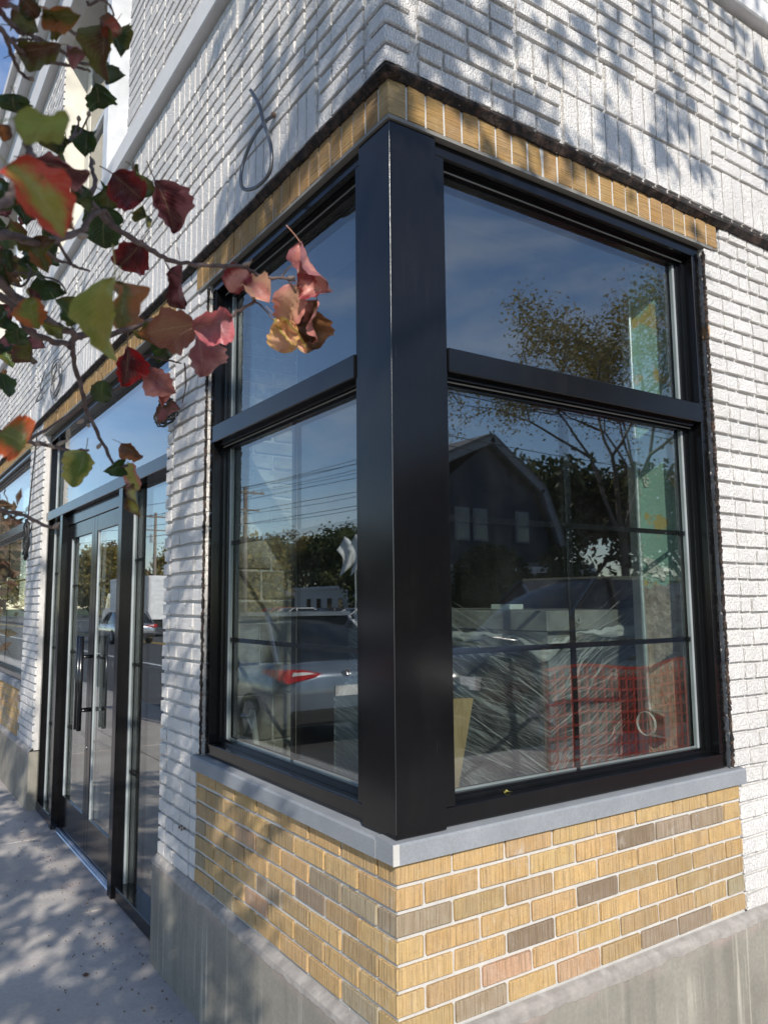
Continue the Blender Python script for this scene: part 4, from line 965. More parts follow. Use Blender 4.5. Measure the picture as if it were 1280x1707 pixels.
    mb = MB(); mb.cbox(h-0.15, h+0.03, -hw*0.74, hw*0.74, 0.30, 0.44, 0.03); mb.box(h-0.12, h+0.012, -hw*0.5, hw*0.5, hood*0.48, hood*0.60); mb.obj('front_grille', 'tyre', c)
    mb = MB(); mb.lathe((-h-0.008, 0, bl*0.90), (-1, 0, 0), [(0, 0.0), (0.012, 0.035), (0.0, 0.05)], 16); mb.obj('badge', 'rim', c)
    for sy in (-1, 1):
        mb = MB()
        for xx in (-0.25, 0.75): mb.box(xx, xx+0.16, sy*hw*0.985, sy*(hw+0.02), bl*0.78, bl*0.81)
        mb.obj('door_handle', mat, c)
    return c
RZ = -1.10
c0 = car('parked_car', 'dark slate hatchback parked at the kerb, its red tail light mirrored in the left window', 'carblue', 4.6, 1.85, 1.68, loc=(-3.78, 9.1, RZ), rz=pi/2)
c1 = car('parked_suv', 'big black SUV parked in the side street, mirrored in the right window', 'carblack', 5.2, 2.0, 2.15, True, loc=(7.45, -6.05, RZ), rz=pi)
far = [(-22.4, 27, 'carblack', 'black car parked at the near corner of the far lot'), (-9.2, 36.5, 'carsilver', 'silver car waiting on the street in front of the white truck'), (-22, 36, 'carwhite', 'white car nearest the utility pole in the lot'),
       (-22.5, 40, 'carblack', 'black car between two parked cars in the far lot'), (-22, 44, 'carwhite', 'white car in the middle of the far lot row'), (-23, 48.5, 'carred', 'red car at the end of the far lot row'),
       (-24, 31.5, 'carsilver', 'silver car at the near end of the far lot row')]
random.seed(6)
protos = {}
for (x, y, mname, lab) in far:
    if mname in protos:
        o = copy_tree(protos[mname]); o.location = (x, y, RZ); o['label'] = lab
    else: o = car('parked_car', lab, mname, 4.6, 1.82, 1.5, loc=(x, y, RZ)); protos[mname] = o
    o.rotation_euler = (0, 0, (pi/2 if x > -20 else 0)+random.uniform(-0.05, 0.05)); o['group'] = 'cars across the street'
tr = empty('box_truck', 'white box truck on the street, mirrored in the glass doors', 'truck', (-13.0, 46.5, RZ), pi/2)
mb = MB(); mb.cbox(-5.2, 2.6, -1.25, 1.25, 0.95, 3.4, 0.04); mb.obj('cargo_box', 'truckbox', tr)
mb = MB(); mb.prism([(2.75, 0.5), (5.0, 0.5), (5.05, 1.3), (4.4, 1.6), (3.9, 2.5), (2.75, 2.6)], 1, -1.05, 1.05); mb.obj('cab', 'carwhite', tr)
mb = MB(); mb.box(4.36, 4.40, -0.9, 0.9, 1.62, 2.3); mb.box(3.0, 3.8, -1.07, 1.07, 1.6, 2.2); mb.obj('cab_window', 'carglass', tr)
mb = MB(); mb.box(-5.1, 4.8, -0.9, 0.9, 0.55, 0.9); mb.obj('chassis', 'tyre', tr)
for k in range(9): mb = MB(); mb.box(-5.225, -5.2, -1.2, 1.2, 0.98+k*0.265, 1.225+k*0.265); mb.obj('roller_door_slat', 'truckbox', tr)
for (x, y) in ((-3.6, -1), (-3.6, 1), (3.9, -1), (3.9, 1)):
    mb = MB(); mb.lathe((x, y, 0.48), (0, y, 0), [(-0.14, 0), (-0.14, 0.48), (0.14, 0.48), (0.16, 0.28), (0.1, 0.0)], 20); mb.obj('wheel', 'tyre', tr, True)
# ------------------------------------------------------------------ UTILITY POLES AND WIRES
poles = []
def pole(loc, h, label, two=True):
    p = empty('utility_pole', label, 'utility pole', loc, 0, 'utility poles')
    mb = MB(); mb.tube([(0, 0, 0), (0.02, 0, h)], [0.17, 0.12], 12); mb.obj('pole_shaft', 'wood', p, True)
    mb = MB(); mb.box(-1.25, 1.25, -0.16, -0.06, h-0.45, h-0.33); mb.obj('crossarm', 'wood', p)
    if two: mb = MB(); mb.box(-0.9, 0.9, -0.16, -0.06, h-1.6, h-1.5); mb.obj('crossarm', 'wood', p)
    for x in (-1.1, -0.5, 0.5, 1.1): mb = MB(); mb.lathe((x, -0.11, h-0.33), (0, 0, 1), [(0, 0.02), (0.03, 0.05), (0.08, 0.04), (0.12, 0.06), (0.16, 0.01)], 8); mb.obj('insulator', 'pvc', p)
    mb = MB(); mb.tube([(0.3, 0, h-2.6), (0.3, 0, h-1.9)], 0.18, 12); mb.obj('transformer', 'galv', p)
    return p
pole((-19.4, 45.5, -1.0), 9.4, 'tall wooden utility pole mirrored in the left window'); pole((-19.4, 64.5, -1.0), 9.6, 'wooden utility pole with pale crossarm mirrored beside the glass doors')
pole((-19.4, 12.0, -1.0), 9.4, 'wooden utility pole nearest the street corner'); pole((7.5, -14.8, -1.0), 8.4, 'wooden utility pole on the side street'); pole((46.0, -14.8, -1.0), 8.4, 'wooden utility pole far down the side street')
WN = [0]
def wire(a, b, sag, r=0.014, label='black overhead wire between the poles'):
    a = Vector(a); b = Vector(b); mb = MB(); mb.tube([a.lerp(b, i/14)+Vector((0, 0, -sag*4*(i/14)*(1-i/14))) for i in range(15)], r, 5)
    return tag(mb.obj('overhead_wire', 'cable'), label, 'wire', 'overhead wires: '+label)
for x, z in ((-20.5, 8.15), (-19.9, 8.15), (-18.9, 8.15), (-18.3, 8.15), (-19.4, 6.6), (-19.3, 5.9)):
    wire((x, 45.5, z), (x, 12, z), 0.5); wire((x, 45.5, z), (x, 64.5, z), 0.25); wire((x, 12, z), (x, -60, z+0.2), 1.0, label='black overhead wire running off past the street corner')
for z in (7.4, 6.8, 6.2, 5.6): wire((-19.4, 12.0, z), (-2.5, 78, z+0.6), 1.4, 0.013, 'black service wire slanting across the street')
for y, z in ((-14.2, 7.2), (-14.9, 6.9), (-15.2, 7.2), (-14.8, 5.6), (-14.8, 5.3)): wire((7.5, y, z), (46, y, z), 0.5, 0.012, 'black overhead wire along the side street'); wire((7.5, y, z), (-40, y, z), 0.9, 0.012, 'black overhead wire along the side street')
# ------------------------------------------------------------------ TREES
def limbs(mb, p, d, L_, r, depth, tips, rnd):
    if depth == 0 or L_ < 0.12: tips.append(p); return
    n = 4; pts = [p]; dd = d.copy()
    for i in range(n): dd = (dd+Vector((rnd.uniform(-1, 1), rnd.uniform(-1, 1), rnd.uniform(-0.5, 0.8)))*0.16).normalized(); pts.append(pts[-1]+dd*L_/n)
    mb.tube(pts, [r*(1-0.35*i/n) for i in range(n+1)], 6 if depth < 3 else 9, False)
    for q in pts[2:]: tips.append(q)
    for k in range(rnd.choice((2, 3, 3))):
        a = dd.orthogonal().normalized(); a.rotate(Matrix.Rotation(rnd.uniform(0, 2*pi), 3, dd)); nd = (dd*rnd.uniform(0.6, 1.0)+a*rnd.uniform(0.5, 0.9)+Vector((0, 0, 0.12))).normalized()
        limbs(mb, pts[-1], nd, L_*rnd.uniform(0.62, 0.82), r*0.6, depth-1, tips, rnd)
def leaves_at(mb, pts, rnd, n, spread, size):
    for i in range(n):
        p = rnd.choice(pts)+Vector((rnd.gauss(0, spread), rnd.gauss(0, spread), rnd.gauss(0, spread*0.8)))
        a = Vector((rnd.gauss(0, 1), rnd.gauss(0, 1), rnd.gauss(0, 1))).normalized(); b = a.orthogonal().normalized(); b.rotate(Matrix.Rotation(rnd.uniform(0, 6.28), 3, a)); c = a.cross(b)
        s_ = size*rnd.uniform(0.6, 1.4); i0 = len(mb.v)
        mb.v += [tuple(p-b*s_), tuple(p+c*s_*0.5+a*s_*0.12), tuple(p+b*s_), tuple(p-c*s_*0.5+a*s_*0.12)]; mb.f.append((i0, i0+1, i0+2, i0+3))
def tree(loc, h, seed, fol, label, spread=1.0, n=4500, size=0.16, depth=4, trunkr=0.22, group='trees across the streets', gs=0.45, tr_frac=0.28, fill=0):
    rnd = random.Random(seed); t = empty('deciduous_tree', label, 'tree', loc, 0, group)
    mb = MB(); tips = []; th_ = h*tr_frac; mb.tube([(0, 0, -0.1), (0.05*h/10, 0, th_*0.5), (0, 0.05, th_)], [trunkr*1.25, trunkr, trunkr*0.85], 10, False)
    for k in range(4):
        an = k*pi/2+rnd.uniform(-0.4, 0.4); limbs(mb, Vector((0, 0.05, th_)), Vector((cos(an)*0.55*spread, sin(an)*0.55*spread, 1)).normalized(), h*0.27, trunkr*0.6, depth, tips, rnd)
    mb.obj('trunk', 'bark', t, True)
    lf = MB(); leaves_at(lf, tips, rnd, n, gs, size)
    if fill:
        cl = []
        for k in range(60):
            a = rnd.uniform(0, 2*pi); z = rnd.uniform(0.10, 0.93); r = h*0.36*spread*sqrt(max(0.05, 1-(abs(z-0.45)/0.55)**2))*rnd.uniform(0.3, 1.0); cl.append(Vector((r*cos(a), r*sin(a), z*h)))
        leaves_at(lf, cl, rnd, fill, gs*1.1, size)
    lf.obj('crown', fol, t)
    return t
tree((28.0, -21.6, -0.9), 15.8, 3, 'foly', 'tall thin crowned yellowing tree right of the gambrel house', 1.05, 22000, 0.085, 5, 0.2, gs=0.5)
tree((29.5, -26.0, -0.9), 10.0, 9, 'folg', 'dense dark green tree behind the tall yellowing one', 1.1, 7000, 0.22, 4, 0.25, gs=0.7, tr_frac=0.15)
tree((24.0, -27.0, -0.9), 9.0, 10, 'folg', 'dark bushy tree close behind the gambrel house', 1.0, 7000, 0.22, 4, 0.25, gs=0.7, tr_frac=0.15)
tree((35, -23.0, -0.9), 11.0, 12, 'folr', 'russet tree at the far end of the side street lawn', 1.1, 6000, 0.2, 4, 0.25, gs=0.6, tr_frac=0.18)
bt = [(-60, 96, 13, 'folg', 'green tree rising behind the low white building'), (-63, 107, 14, 'folg', 'broad green tree in the middle of the wood beyond the lot'), (-60, 118, 14, 'foly', 'yellowing tree beside the broad green tree beyond the lot'), (-62, 129, 13, 'folg', 'green tree above the grey flat roofed shop'), (-57, 141, 12, 'folr', 'russet tree left of the grey flat roofed shop'),
      (-52, 152, 13, 'foly', 'yellowing tree far up the street, left of the wood'), (-38, 150, 13, 'folr', 'russet tree at the far end of the street'), (-66, 84, 14, 'folg', 'tall green tree at the right end of the wood'),
      (-20, 150, 14, 'foly', 'yellowing tree closing the street view'), (-8, 150, 14, 'folr', 'russet tree closing the street view on the near side'), (-27, 112, 10, 'foly', 'small yellowing tree beside the far pavement'), (-1.0, 34, 6.5, 'folr', 'young red leaved street tree beside the near pavement'), (-43, 66, 6.5, 'folg', 'low dark tree in front of the white building'), (-30, 70, 8, 'foly', 'pale yellow tree behind the tall utility pole')]
for i, (x, y, h, f, lab) in enumerate(bt): tree((x, y, -1.0), h, 40+i, f, lab, 1.25, 2500, 0.30, 4, 0.25, gs=0.75, tr_frac=0.16, fill=9000 if h > 7 else 1800)
# hedge and shrubs before the house
def bush(loc, rx, ry, rz_, seed, fol, label, n=5000, size=0.07, name='hedge', cat='hedge'):
    rnd = random.Random(seed); t = empty(name, label, cat, loc)
    lf = MB()
    for i in range(n):
        a = rnd.uniform(0, 2*pi); z = rnd.uniform(0, 1); r = sqrt(max(0, 1-z**2.6))*rnd.uniform(0.82, 1.05)
        leaves_at(lf, [Vector((rx*r*cos(a), ry*r*sin(a), rz_*z*rnd.uniform(0.95, 1.05)))], rnd, 1, 0.05, size)
    lf.obj('leaf_mass', fol, t)
    st2 = MB()
    for k in range(14): a = k*2*pi/14; st2.tube([(0.15*cos(a), 0.15*sin(a), 0), (rx*0.6*cos(a), ry*0.6*sin(a), rz_*0.8)], [0.03, 0.01], 5, False)
    c_ = MB(); c_.lathe((0, 0, 0), (0, 0, 1), [(0, 0.5), (0.5*rz_, 0.8), (0.85*rz_, 0.4), (0.9*rz_, 0)], 12); c_.v = [(x*rx*0.9, y*ry*0.9, z) for x, y, z in c_.v]
    st2.obj('stem', 'bark', t); o = c_.obj('inner_twigs', 'folg', t); return t
bush((16.6, -18.0, -0.95), 2.2, 1.5, 3.5, 5, 'folg', 'tall dark green hedge in front of the gambrel house', 7000)
bush((20.6, -18.6, -0.95), 2.0, 1.3, 3.6, 6, 'folg', 'dark green hedge at the right end of the house front', 5000)
bush((13.9, -18.6, -0.95), 0.9, 0.9, 3.4, 7, 'foly', 'yellowing shrub beside the porch column', 2500, name='shrub', cat='shrub')
bush((27.0, -17.0, -0.95), 3.0, 1.0, 2.4, 8, 'folg', 'low hedge under the tall yellowing tree', 5000)
# ------------------------------------------------------------------ GAMBREL HOUSE
hs = empty('gambrel_house', 'slate blue house with grey gambrel roof, white trim and porch across the side street', 'house', (18.9, -20.5, -0.9))
hp = [(-3.4, 0), (3.4, 0), (3.4, 3.6), (2.35, 5.9), (-0.2, 7.7), (-2.9, 5.7), (-3.4, 3.6)]
mb = MB(); mb.prism(hp, 1, -11, 0); mb.obj('wall', 'bside', hs)
rf_ = MB()
ed = [(3.75, 3.45), (2.55, 6.1), (-0.2, 8.0), (-4.2, 6.25), (-5.4, 5.1)]
for (a, b) in zip(ed, ed[1:]):
    d = Vector((b[0]-a[0], 0, b[1]-a[1])); n = Vector((d.z, 0, -d.x)).normalized()*0.12
    rf_.prism([(a[0], a[1]), (b[0], b[1]), (b[0]+n.x, b[1]+n.z), (a[0]+n.x, a[1]+n.z)], 1, -11.3, 0.45)
rf_.obj('roof', 'roof', hs)
tm = MB()
for (a, b) in zip(ed, ed[1:]):
    d = Vector((b[0]-a[0], 0, b[1]-a[1])).normalized(); n = Vector((d.z, 0, -d.x))*(-0.26)
    tm.prism([(a[0], a[1]), (b[0], b[1]), (b[0]+n.x, b[1]+n.z), (a[0]+n.x, a[1]+n.z)], 1, 0.30, 0.47)
tm.obj('rake_trim', 'btrim', hs)
for (x, z) in ((-1.5, 3.9), (-0.6, 3.9), (1.6, 3.9)):
    mb = MB(); mb.box(x-0.36, x+0.36, 0.002, 0.07, z, z+1.25); f = mb.obj('window', 'btrim', hs)
    mb = MB(); mb.box(x-0.28, x+0.28, 0.06, 0.085, z+0.08, z+0.60); mb.box(x-0.28, x+0.28, 0.06, 0.085, z+0.66, z+1.18); mb.obj('pane', 'carglass', f)
mb = MB(); mb.box(-4.6, 3.5, 0.0, 2.0, 2.85, 3.0); mb.obj('porch_roof', 'roof', hs)
mb = MB(); mb.box(-4.6, 3.5, 1.9, 2.05, 2.62, 2.849); mb.obj('porch_beam', 'trim', hs)
for x in (-4.4, -3.6, -1.8, 0.2, 2.0, 3.3): mb = MB(); mb.box(x-0.09, x+0.09, 1.85, 2.03, 0, 2.619); mb.obj('porch_column', 'trim', hs)
mb = MB(); mb.box(-5.2, -3.42, -4, 0, 0, 5.0); mb.obj('side_wing', 'bside', hs)
h2 = empty('white_house', 'white sided house partly hidden behind the gambrel house', 'house', (30.0, -34.0, -0.9))
mb = MB(); mb.prism([(-5, 0), (5, 0), (5, 5), (0, 8.5), (-5, 5)], 1, -9, 0); mb.obj('wall', 'wside', h2)
mb = MB(); mb.prism([(-5.3, 4.9), (0, 8.6), (5.3, 4.9), (5.3, 5.1), (0, 8.85), (-5.3, 5.1)], 1, -9.3, 0.3); mb.obj('roof', 'roof', h2)
for x in (-2.5, 0, 2.5): mb = MB(); mb.box(x-0.4, x+0.4, 0.002, 0.06, 3, 4.3); mb.obj('window', 'carglass', h2)
# white commercial building over the lot
wb = empty('white_low_building', 'low white commercial building beyond the parking lot', 'building', (-47, 76, -1.0))
mb = MB(); mb.box(-9, 3, -16, 10, 0, 3.3); mb.obj('wall', 'wside', wb)
mb = MB(); mb.box(-9.2, 3.2, -16.2, 10.2, 3.3, 3.6); mb.obj('parapet', 'trim', wb)
for k in range(9): mb = MB(); mb.box(3.001, 3.06, -14.5+k*2.5, -13.3+k*2.5, 1.0, 2.3); f = mb.obj('window', 'trim', wb); mb = MB(); mb.box(3.05, 3.09, -14.4+k*2.5, -13.4+k*2.5, 1.1, 2.2); mb.obj('pane', 'carglass', f)
for k in range(4): mb = MB(); mb.box(-8+k*2.8, -6.8+k*2.8, -16.06, -16.001, 1.0, 2.3); mb.obj('window', 'carglass', wb)
gbn = empty('grey_shop_building', 'grey flat roofed shop beside the low white building', 'building', (-47, 96, -1.0))
mb = MB(); mb.box(-9, 3, -8, 14, 0, 3.2); mb.obj('wall', 'inter', gbn)
mb = MB(); mb.box(-9.1, 3.4, -8.2, 14.2, 2.6, 3.4); mb.obj('fascia', 'roof', gbn)
for k in range(5): mb = MB(); mb.box(3.001, 3.05, -7+k*4, -4+k*4, 0.3, 2.4); mb.obj('window', 'carglass', gbn)
# added flags standing in for a white shape in the left window
for k, (x, y) in enumerate(((-12+0.2, 20.6), (-11.6, 19.2))):
    fl_ = empty('stand_in_flag', ('added white flag standing in for a pale shape in the left window, left of the pair', 'added white flag standing in for a pale shape in the left window, right of the pair')[k], 'flag', (x-7.5, y+11.0, -1.0), 0.6)
    mb = MB(); mb.tube(smooth([(0, 0, 0), (0, 0, 3.0), (0.1, 0, 4.3), (0.55, 0, 5.0)], 5), 0.03, 6); mb.obj('flag_pole', 'galv', fl_)
    mb = MB(); P = []
    for i in range(9):
        z = 3.7+i*0.17; wd = 0.8*(1-0.06*i); row = [(0.03+(0.5*(max(0, i-4)/4)**2)+wd*j/6, 0.12*sin(j*1.2+i*0.5), z-0.12*j) for j in range(7)]; P.append(row); mb.v += row
    for i in range(8):
        for j in range(6): a = i*7+j; mb.f.append((a, a+1, a+8, a+7))
    o = mb.obj('flag_cloth', 'flag', fl_, True); md = o.modifiers.new('thickness', 'SOLIDIFY'); md.thickness = 0.004

# ------------------------------------------------------------------ PEAR TREE: shade crown out of frame and the twigs in view
TB = Vector((-2.15, -3.1, GZ))
pt = empty('ornamental_pear_tree', 'ornamental pear tree with red, yellow and green autumn leaves reaching in from the left', 'tree', TB)
def tch(mb, n, m, sm=False): o = mb.obj(n, m, pt, sm); o.location = -TB; return o
rnd = random.Random(17)
mb = MB(); tips = []
mb.tube(smooth([(-2.15, -3.1, GZ-0.05), (-2.12, -3.05, 0.2), (-2.10, -3.0, 1.2), (-2.05, -3.0, 2.6), (-1.95, -3.1, 4.2), (-1.85, -3.2, 5.6)], 4), [0.13-0.0048*i for i in range(21)], 12, False)
def bough(pts, r0, r1, k=5):
    P = smooth(pts, k); mb.tube(P, [r0+(r1-r0)*i/(len(P)-1) for i in range(len(P))], 7, False); return P
B1 = bough([(-2.06, -3.0, 2.5), (-1.7, -3.5, 4.3), (-1.0, -3.6, 5.6), (0.0, -3.5, 5.9), (0.9, -3.5, 5.9)], 0.035, 0.006)
B2 = bough([(-2.07, -3.0, 1.7), (-1.95, -2.3, 2.1), (-1.75, -1.6, 2.4), (-1.6, -1.0, 2.6)], 0.045, 0.012)
B3 = bough([(-2.07, -3.0, 1.5), (-1.95, -2.2, 1.5), (-1.75, -1.5, 1.45)], 0.04, 0.016)
B4 = bough([(-2.0, -3.05, 3.2), (-1.6, -3.9, 4.2), (-1.1, -4.4, 5.3)], 0.04, 0.01)
B5 = bough([(-1.9, -3.1, 4.6), (-2.6, -3.5, 5.4), (-3.2, -3.6, 6.0)], 0.04, 0.01)
B6 = bough([(-1.75, -1.6, 2.4), (-1.2, -1.7, 2.5), (-0.9, -1.9, 2.55)], 0.02, 0.006)
tch(mb, 'trunk', 'bark', True)
# leaf masses (what throws the dappled shade)
lf = MB()
def cloud(c, r, n, size=0.038, clump=0.09, m=28):
    cs = [Vector((c[0]+r[0]*rnd.uniform(-1, 1), c[1]+r[1]*rnd.uniform(-1, 1), c[2]+r[2]*rnd.uniform(-1, 1))) for _ in range(m)]
    leaves_at(lf, cs, rnd, n, clump, size)
def pear_leaves(pts, n, spread, size):
    for i in range(n):
        p = rnd.choice(pts)+Vector((rnd.gauss(0, spread), rnd.gauss(0, spread), rnd.gauss(0, spread*0.8)))
        a = Vector((rnd.gauss(0, 1), rnd.gauss(0, 1), rnd.gauss(0, 1))).normalized(); b = a.orthogonal().normalized(); b.rotate(Matrix.Rotation(rnd.uniform(0, 6.28), 3, a)); c = a.cross(b)
        s_ = size*rnd.uniform(0.6, 1.4); f = a*s_*rnd.uniform(0.1, 0.35); i0 = len(lf.v)
        lf.v += [tuple(q) for q in (p-b*s_, p-b*s_*0.55+c*s_*0.62+f, p+b*s_*0.30+c*s_*0.60+f, p+b*s_*1.05-f*0.8, p+b*s_*0.30-c*s_*0.60+f, p-b*s_*0.55-c*s_*0.62+f)]
        lf.f += [(i0, i0+1, i0+2, i0+3), (i0, i0+3, i0+4, i0+5)]
def shade(side, u0, u1, z0, z1, t0, t1, nc, per, size=0.034, sp=0.045, drop=0.16):
    """hanging sprays of leaves on the sun side of a stretch of wall or pavement"""
    for k in range(nc):
        u, z, t = rnd.uniform(u0, u1), rnd.uniform(z0, z1), rnd.uniform(t0, t1)
        c = Vector((u, 0, z) if side == 'R' else ((0, u, z) if side == 'L' else (z, u, GZ)))+SUN.normalized()*t
        L_ = rnd.uniform(0.4, 1.0)*drop
        for j in range(per):
            f_ = rnd.random(); pear_leaves([c+Vector((0.3*L_*f_, 0.1*L_, -L_*f_))], 1, sp*(0.4+0.8*f_), size*0.93)
shade('R', -0.05, 1.3, 2.42, 3.6, 3.6, 4.6, 62, 15); shade('R', 1.2, 2.4, 2.65, 3.7, 3.6, 4.6, 34, 14); shade('R', 0.0, 1.7, 2.18, 2.5, 3.6, 4.4, 12, 9)
shade('R', 0.0, 1.6, 2.35, 2.75, 3.6, 4.4, 16, 12)
shade('L', -0.05, 0.62, 2.15, 3.7, 3.8, 4.8, 44, 16); shade('L', 0.5, 1.5, 2.2, 2.75, 4.0, 5.0, 18, 9); shade('L', 0.6, 1.5, 3.1, 3.8, 4.0, 5.0, 10, 9)
shade('L', 1.25, 2.05, -0.97, 0.25, 3.6, 5.0, 40, 17); shade('L', 1.6, 2.05, 0.2, 1.8, 3.6, 4.8, 26, 12); shade('L', 0.85, 1.3, -0.75, 0.05, 4.4, 5.4, 13, 14, drop=0.3)
shade('L', 5.3, 7.0, -0.9, 1.2, 9, 11, 40, 16, 0.05, 0.08); shade('L', 3.5, 6.0, 2.3, 3.4, 7, 9, 14, 12, 0.05, 0.07)
shade('G', 1.5, 6.2, -1.3, 0.15, 5.6, 7.2, 205, 26, 0.042, 0.075, 0.22)
shade('G', 0.7, 2.2, -0.9, -0.05, 5.2, 6.4, 22, 20, 0.04, 0.06)
keep = MB()                                             # leave the air between the camera and the wall to the modelled twigs
for k in range(0, len(lf.v), 6):
    v = Vector(lf.v[k])-CAM; z_ = v.dot(_f)
    if z_ > 0.05 and abs(v.dot(_r2)/z_) < 0.58 and abs(v.dot(_u2)/z_) < 0.74: continue
    i0 = len(keep.v); keep.v += lf.v[k:k+6]; keep.f += [(i0, i0+1, i0+2, i0+3), (i0, i0+3, i0+4, i0+5)]
lf = keep
o = tch(lf, 'foliage', 'folp'); o['kind'] = 'stuff'
tw = MB()
for k in range(110):
    p = Vector(lf.v[rnd.randrange(len(lf.v)//6)*6]); q = min((B1+B2+B4+B5+B6), key=lambda a: (a-p).length); m_ = (p+q)/2+Vector((rnd.uniform(-0.1, 0.1),)*3)
    tw.tube([q, m_, p], [0.008, 0.005, 0.003], 5, False)
tch(tw, 'small_branch', 'bark')
# --- in-view leaves
def leaf_mesh(seed, wr=0.8, fold=0.25, curl=0.3, wave=0.05):
    """unit-length leaf from (0,0,0) to (0,1,0), width wr, with a stalk"""
    r = random.Random(seed); mb = MB(); mb.uv = []; NU, NV = 10, 26
    k1 = r.uniform(0, 6); k2 = r.uniform(0, 6); asym = r.uniform(-0.08, 0.08)
    for j in range(NV+1):
        t = j/NV
        hw_ = 0.5*wr*sqrt(max(0, 1-(2*t**0.88-1)**2)) if 0 < t < 1 else 0.004
        if t > 0.86: hw_ *= 1-((t-0.86)/0.14)*0.45
        hw_ *= 1+0.05*sin(t*17+k2)+0.025*sin(t*43+k1)
        cx = asym*sin(pi*t)
        for i in range(NU+1):
            s_ = (i/NU-0.5)*2
            x = cx+s_*hw_*(1+0.05*sin(t*34+k1*s_))
            z = fold*abs(s_)**1.4*hw_*1.6 - curl*(t-0.35)**2*1.3 + wave*sin(t*8+k1)*s_*hw_*3.4 + 0.40*wave*sin(t*15+k2+s_*4)*abs(s_) + 0.18*wave*sin(t*38+s_*9)
            x += s_*s_*(-s_)*fold*hw_*0.15
            y = t*(1-0.06*abs(curl))
            mb.v.append((x, y, z)); mb.uv.append((i/NU, t))
    for j in range(NV):
        for i in range(NU): a = j*(NU+1)+i; mb.f.append((a, a+1, a+NU+2, a+NU+1))
    n0 = len(mb.v); z0 = mb.v[NU//2][2]
    mb.tube(smooth([(0, 0.02, z0), (0.02, -0.15, z0+0.03), (0.05, -0.34, z0+0.10)], 4), 0.013, 5); mb.uv += [(0.5, 0.02)]*(len(mb.v)-n0)
    return mb.mesh('leaf', 'leaf', True)
R_ = (0.26, 0.025, 0.03); DR = (0.10, 0.02, 0.026); PK = (0.60, 0.24, 0.20); PU = (0.34, 0.12, 0.13); GR = (0.045, 0.085, 0.018); DG = (0.03, 0.055, 0.015); YL = (0.40, 0.36, 0.09); YG = (0.26, 0.28, 0.06)
OR = (0.34, 0.12, 0.04); BR = (0.12, 0.055, 0.03); PE = (0.72, 0.40, 0.26); OL = (0.13, 0.12, 0.025); LM = (0.26, 0.34, 0.08)
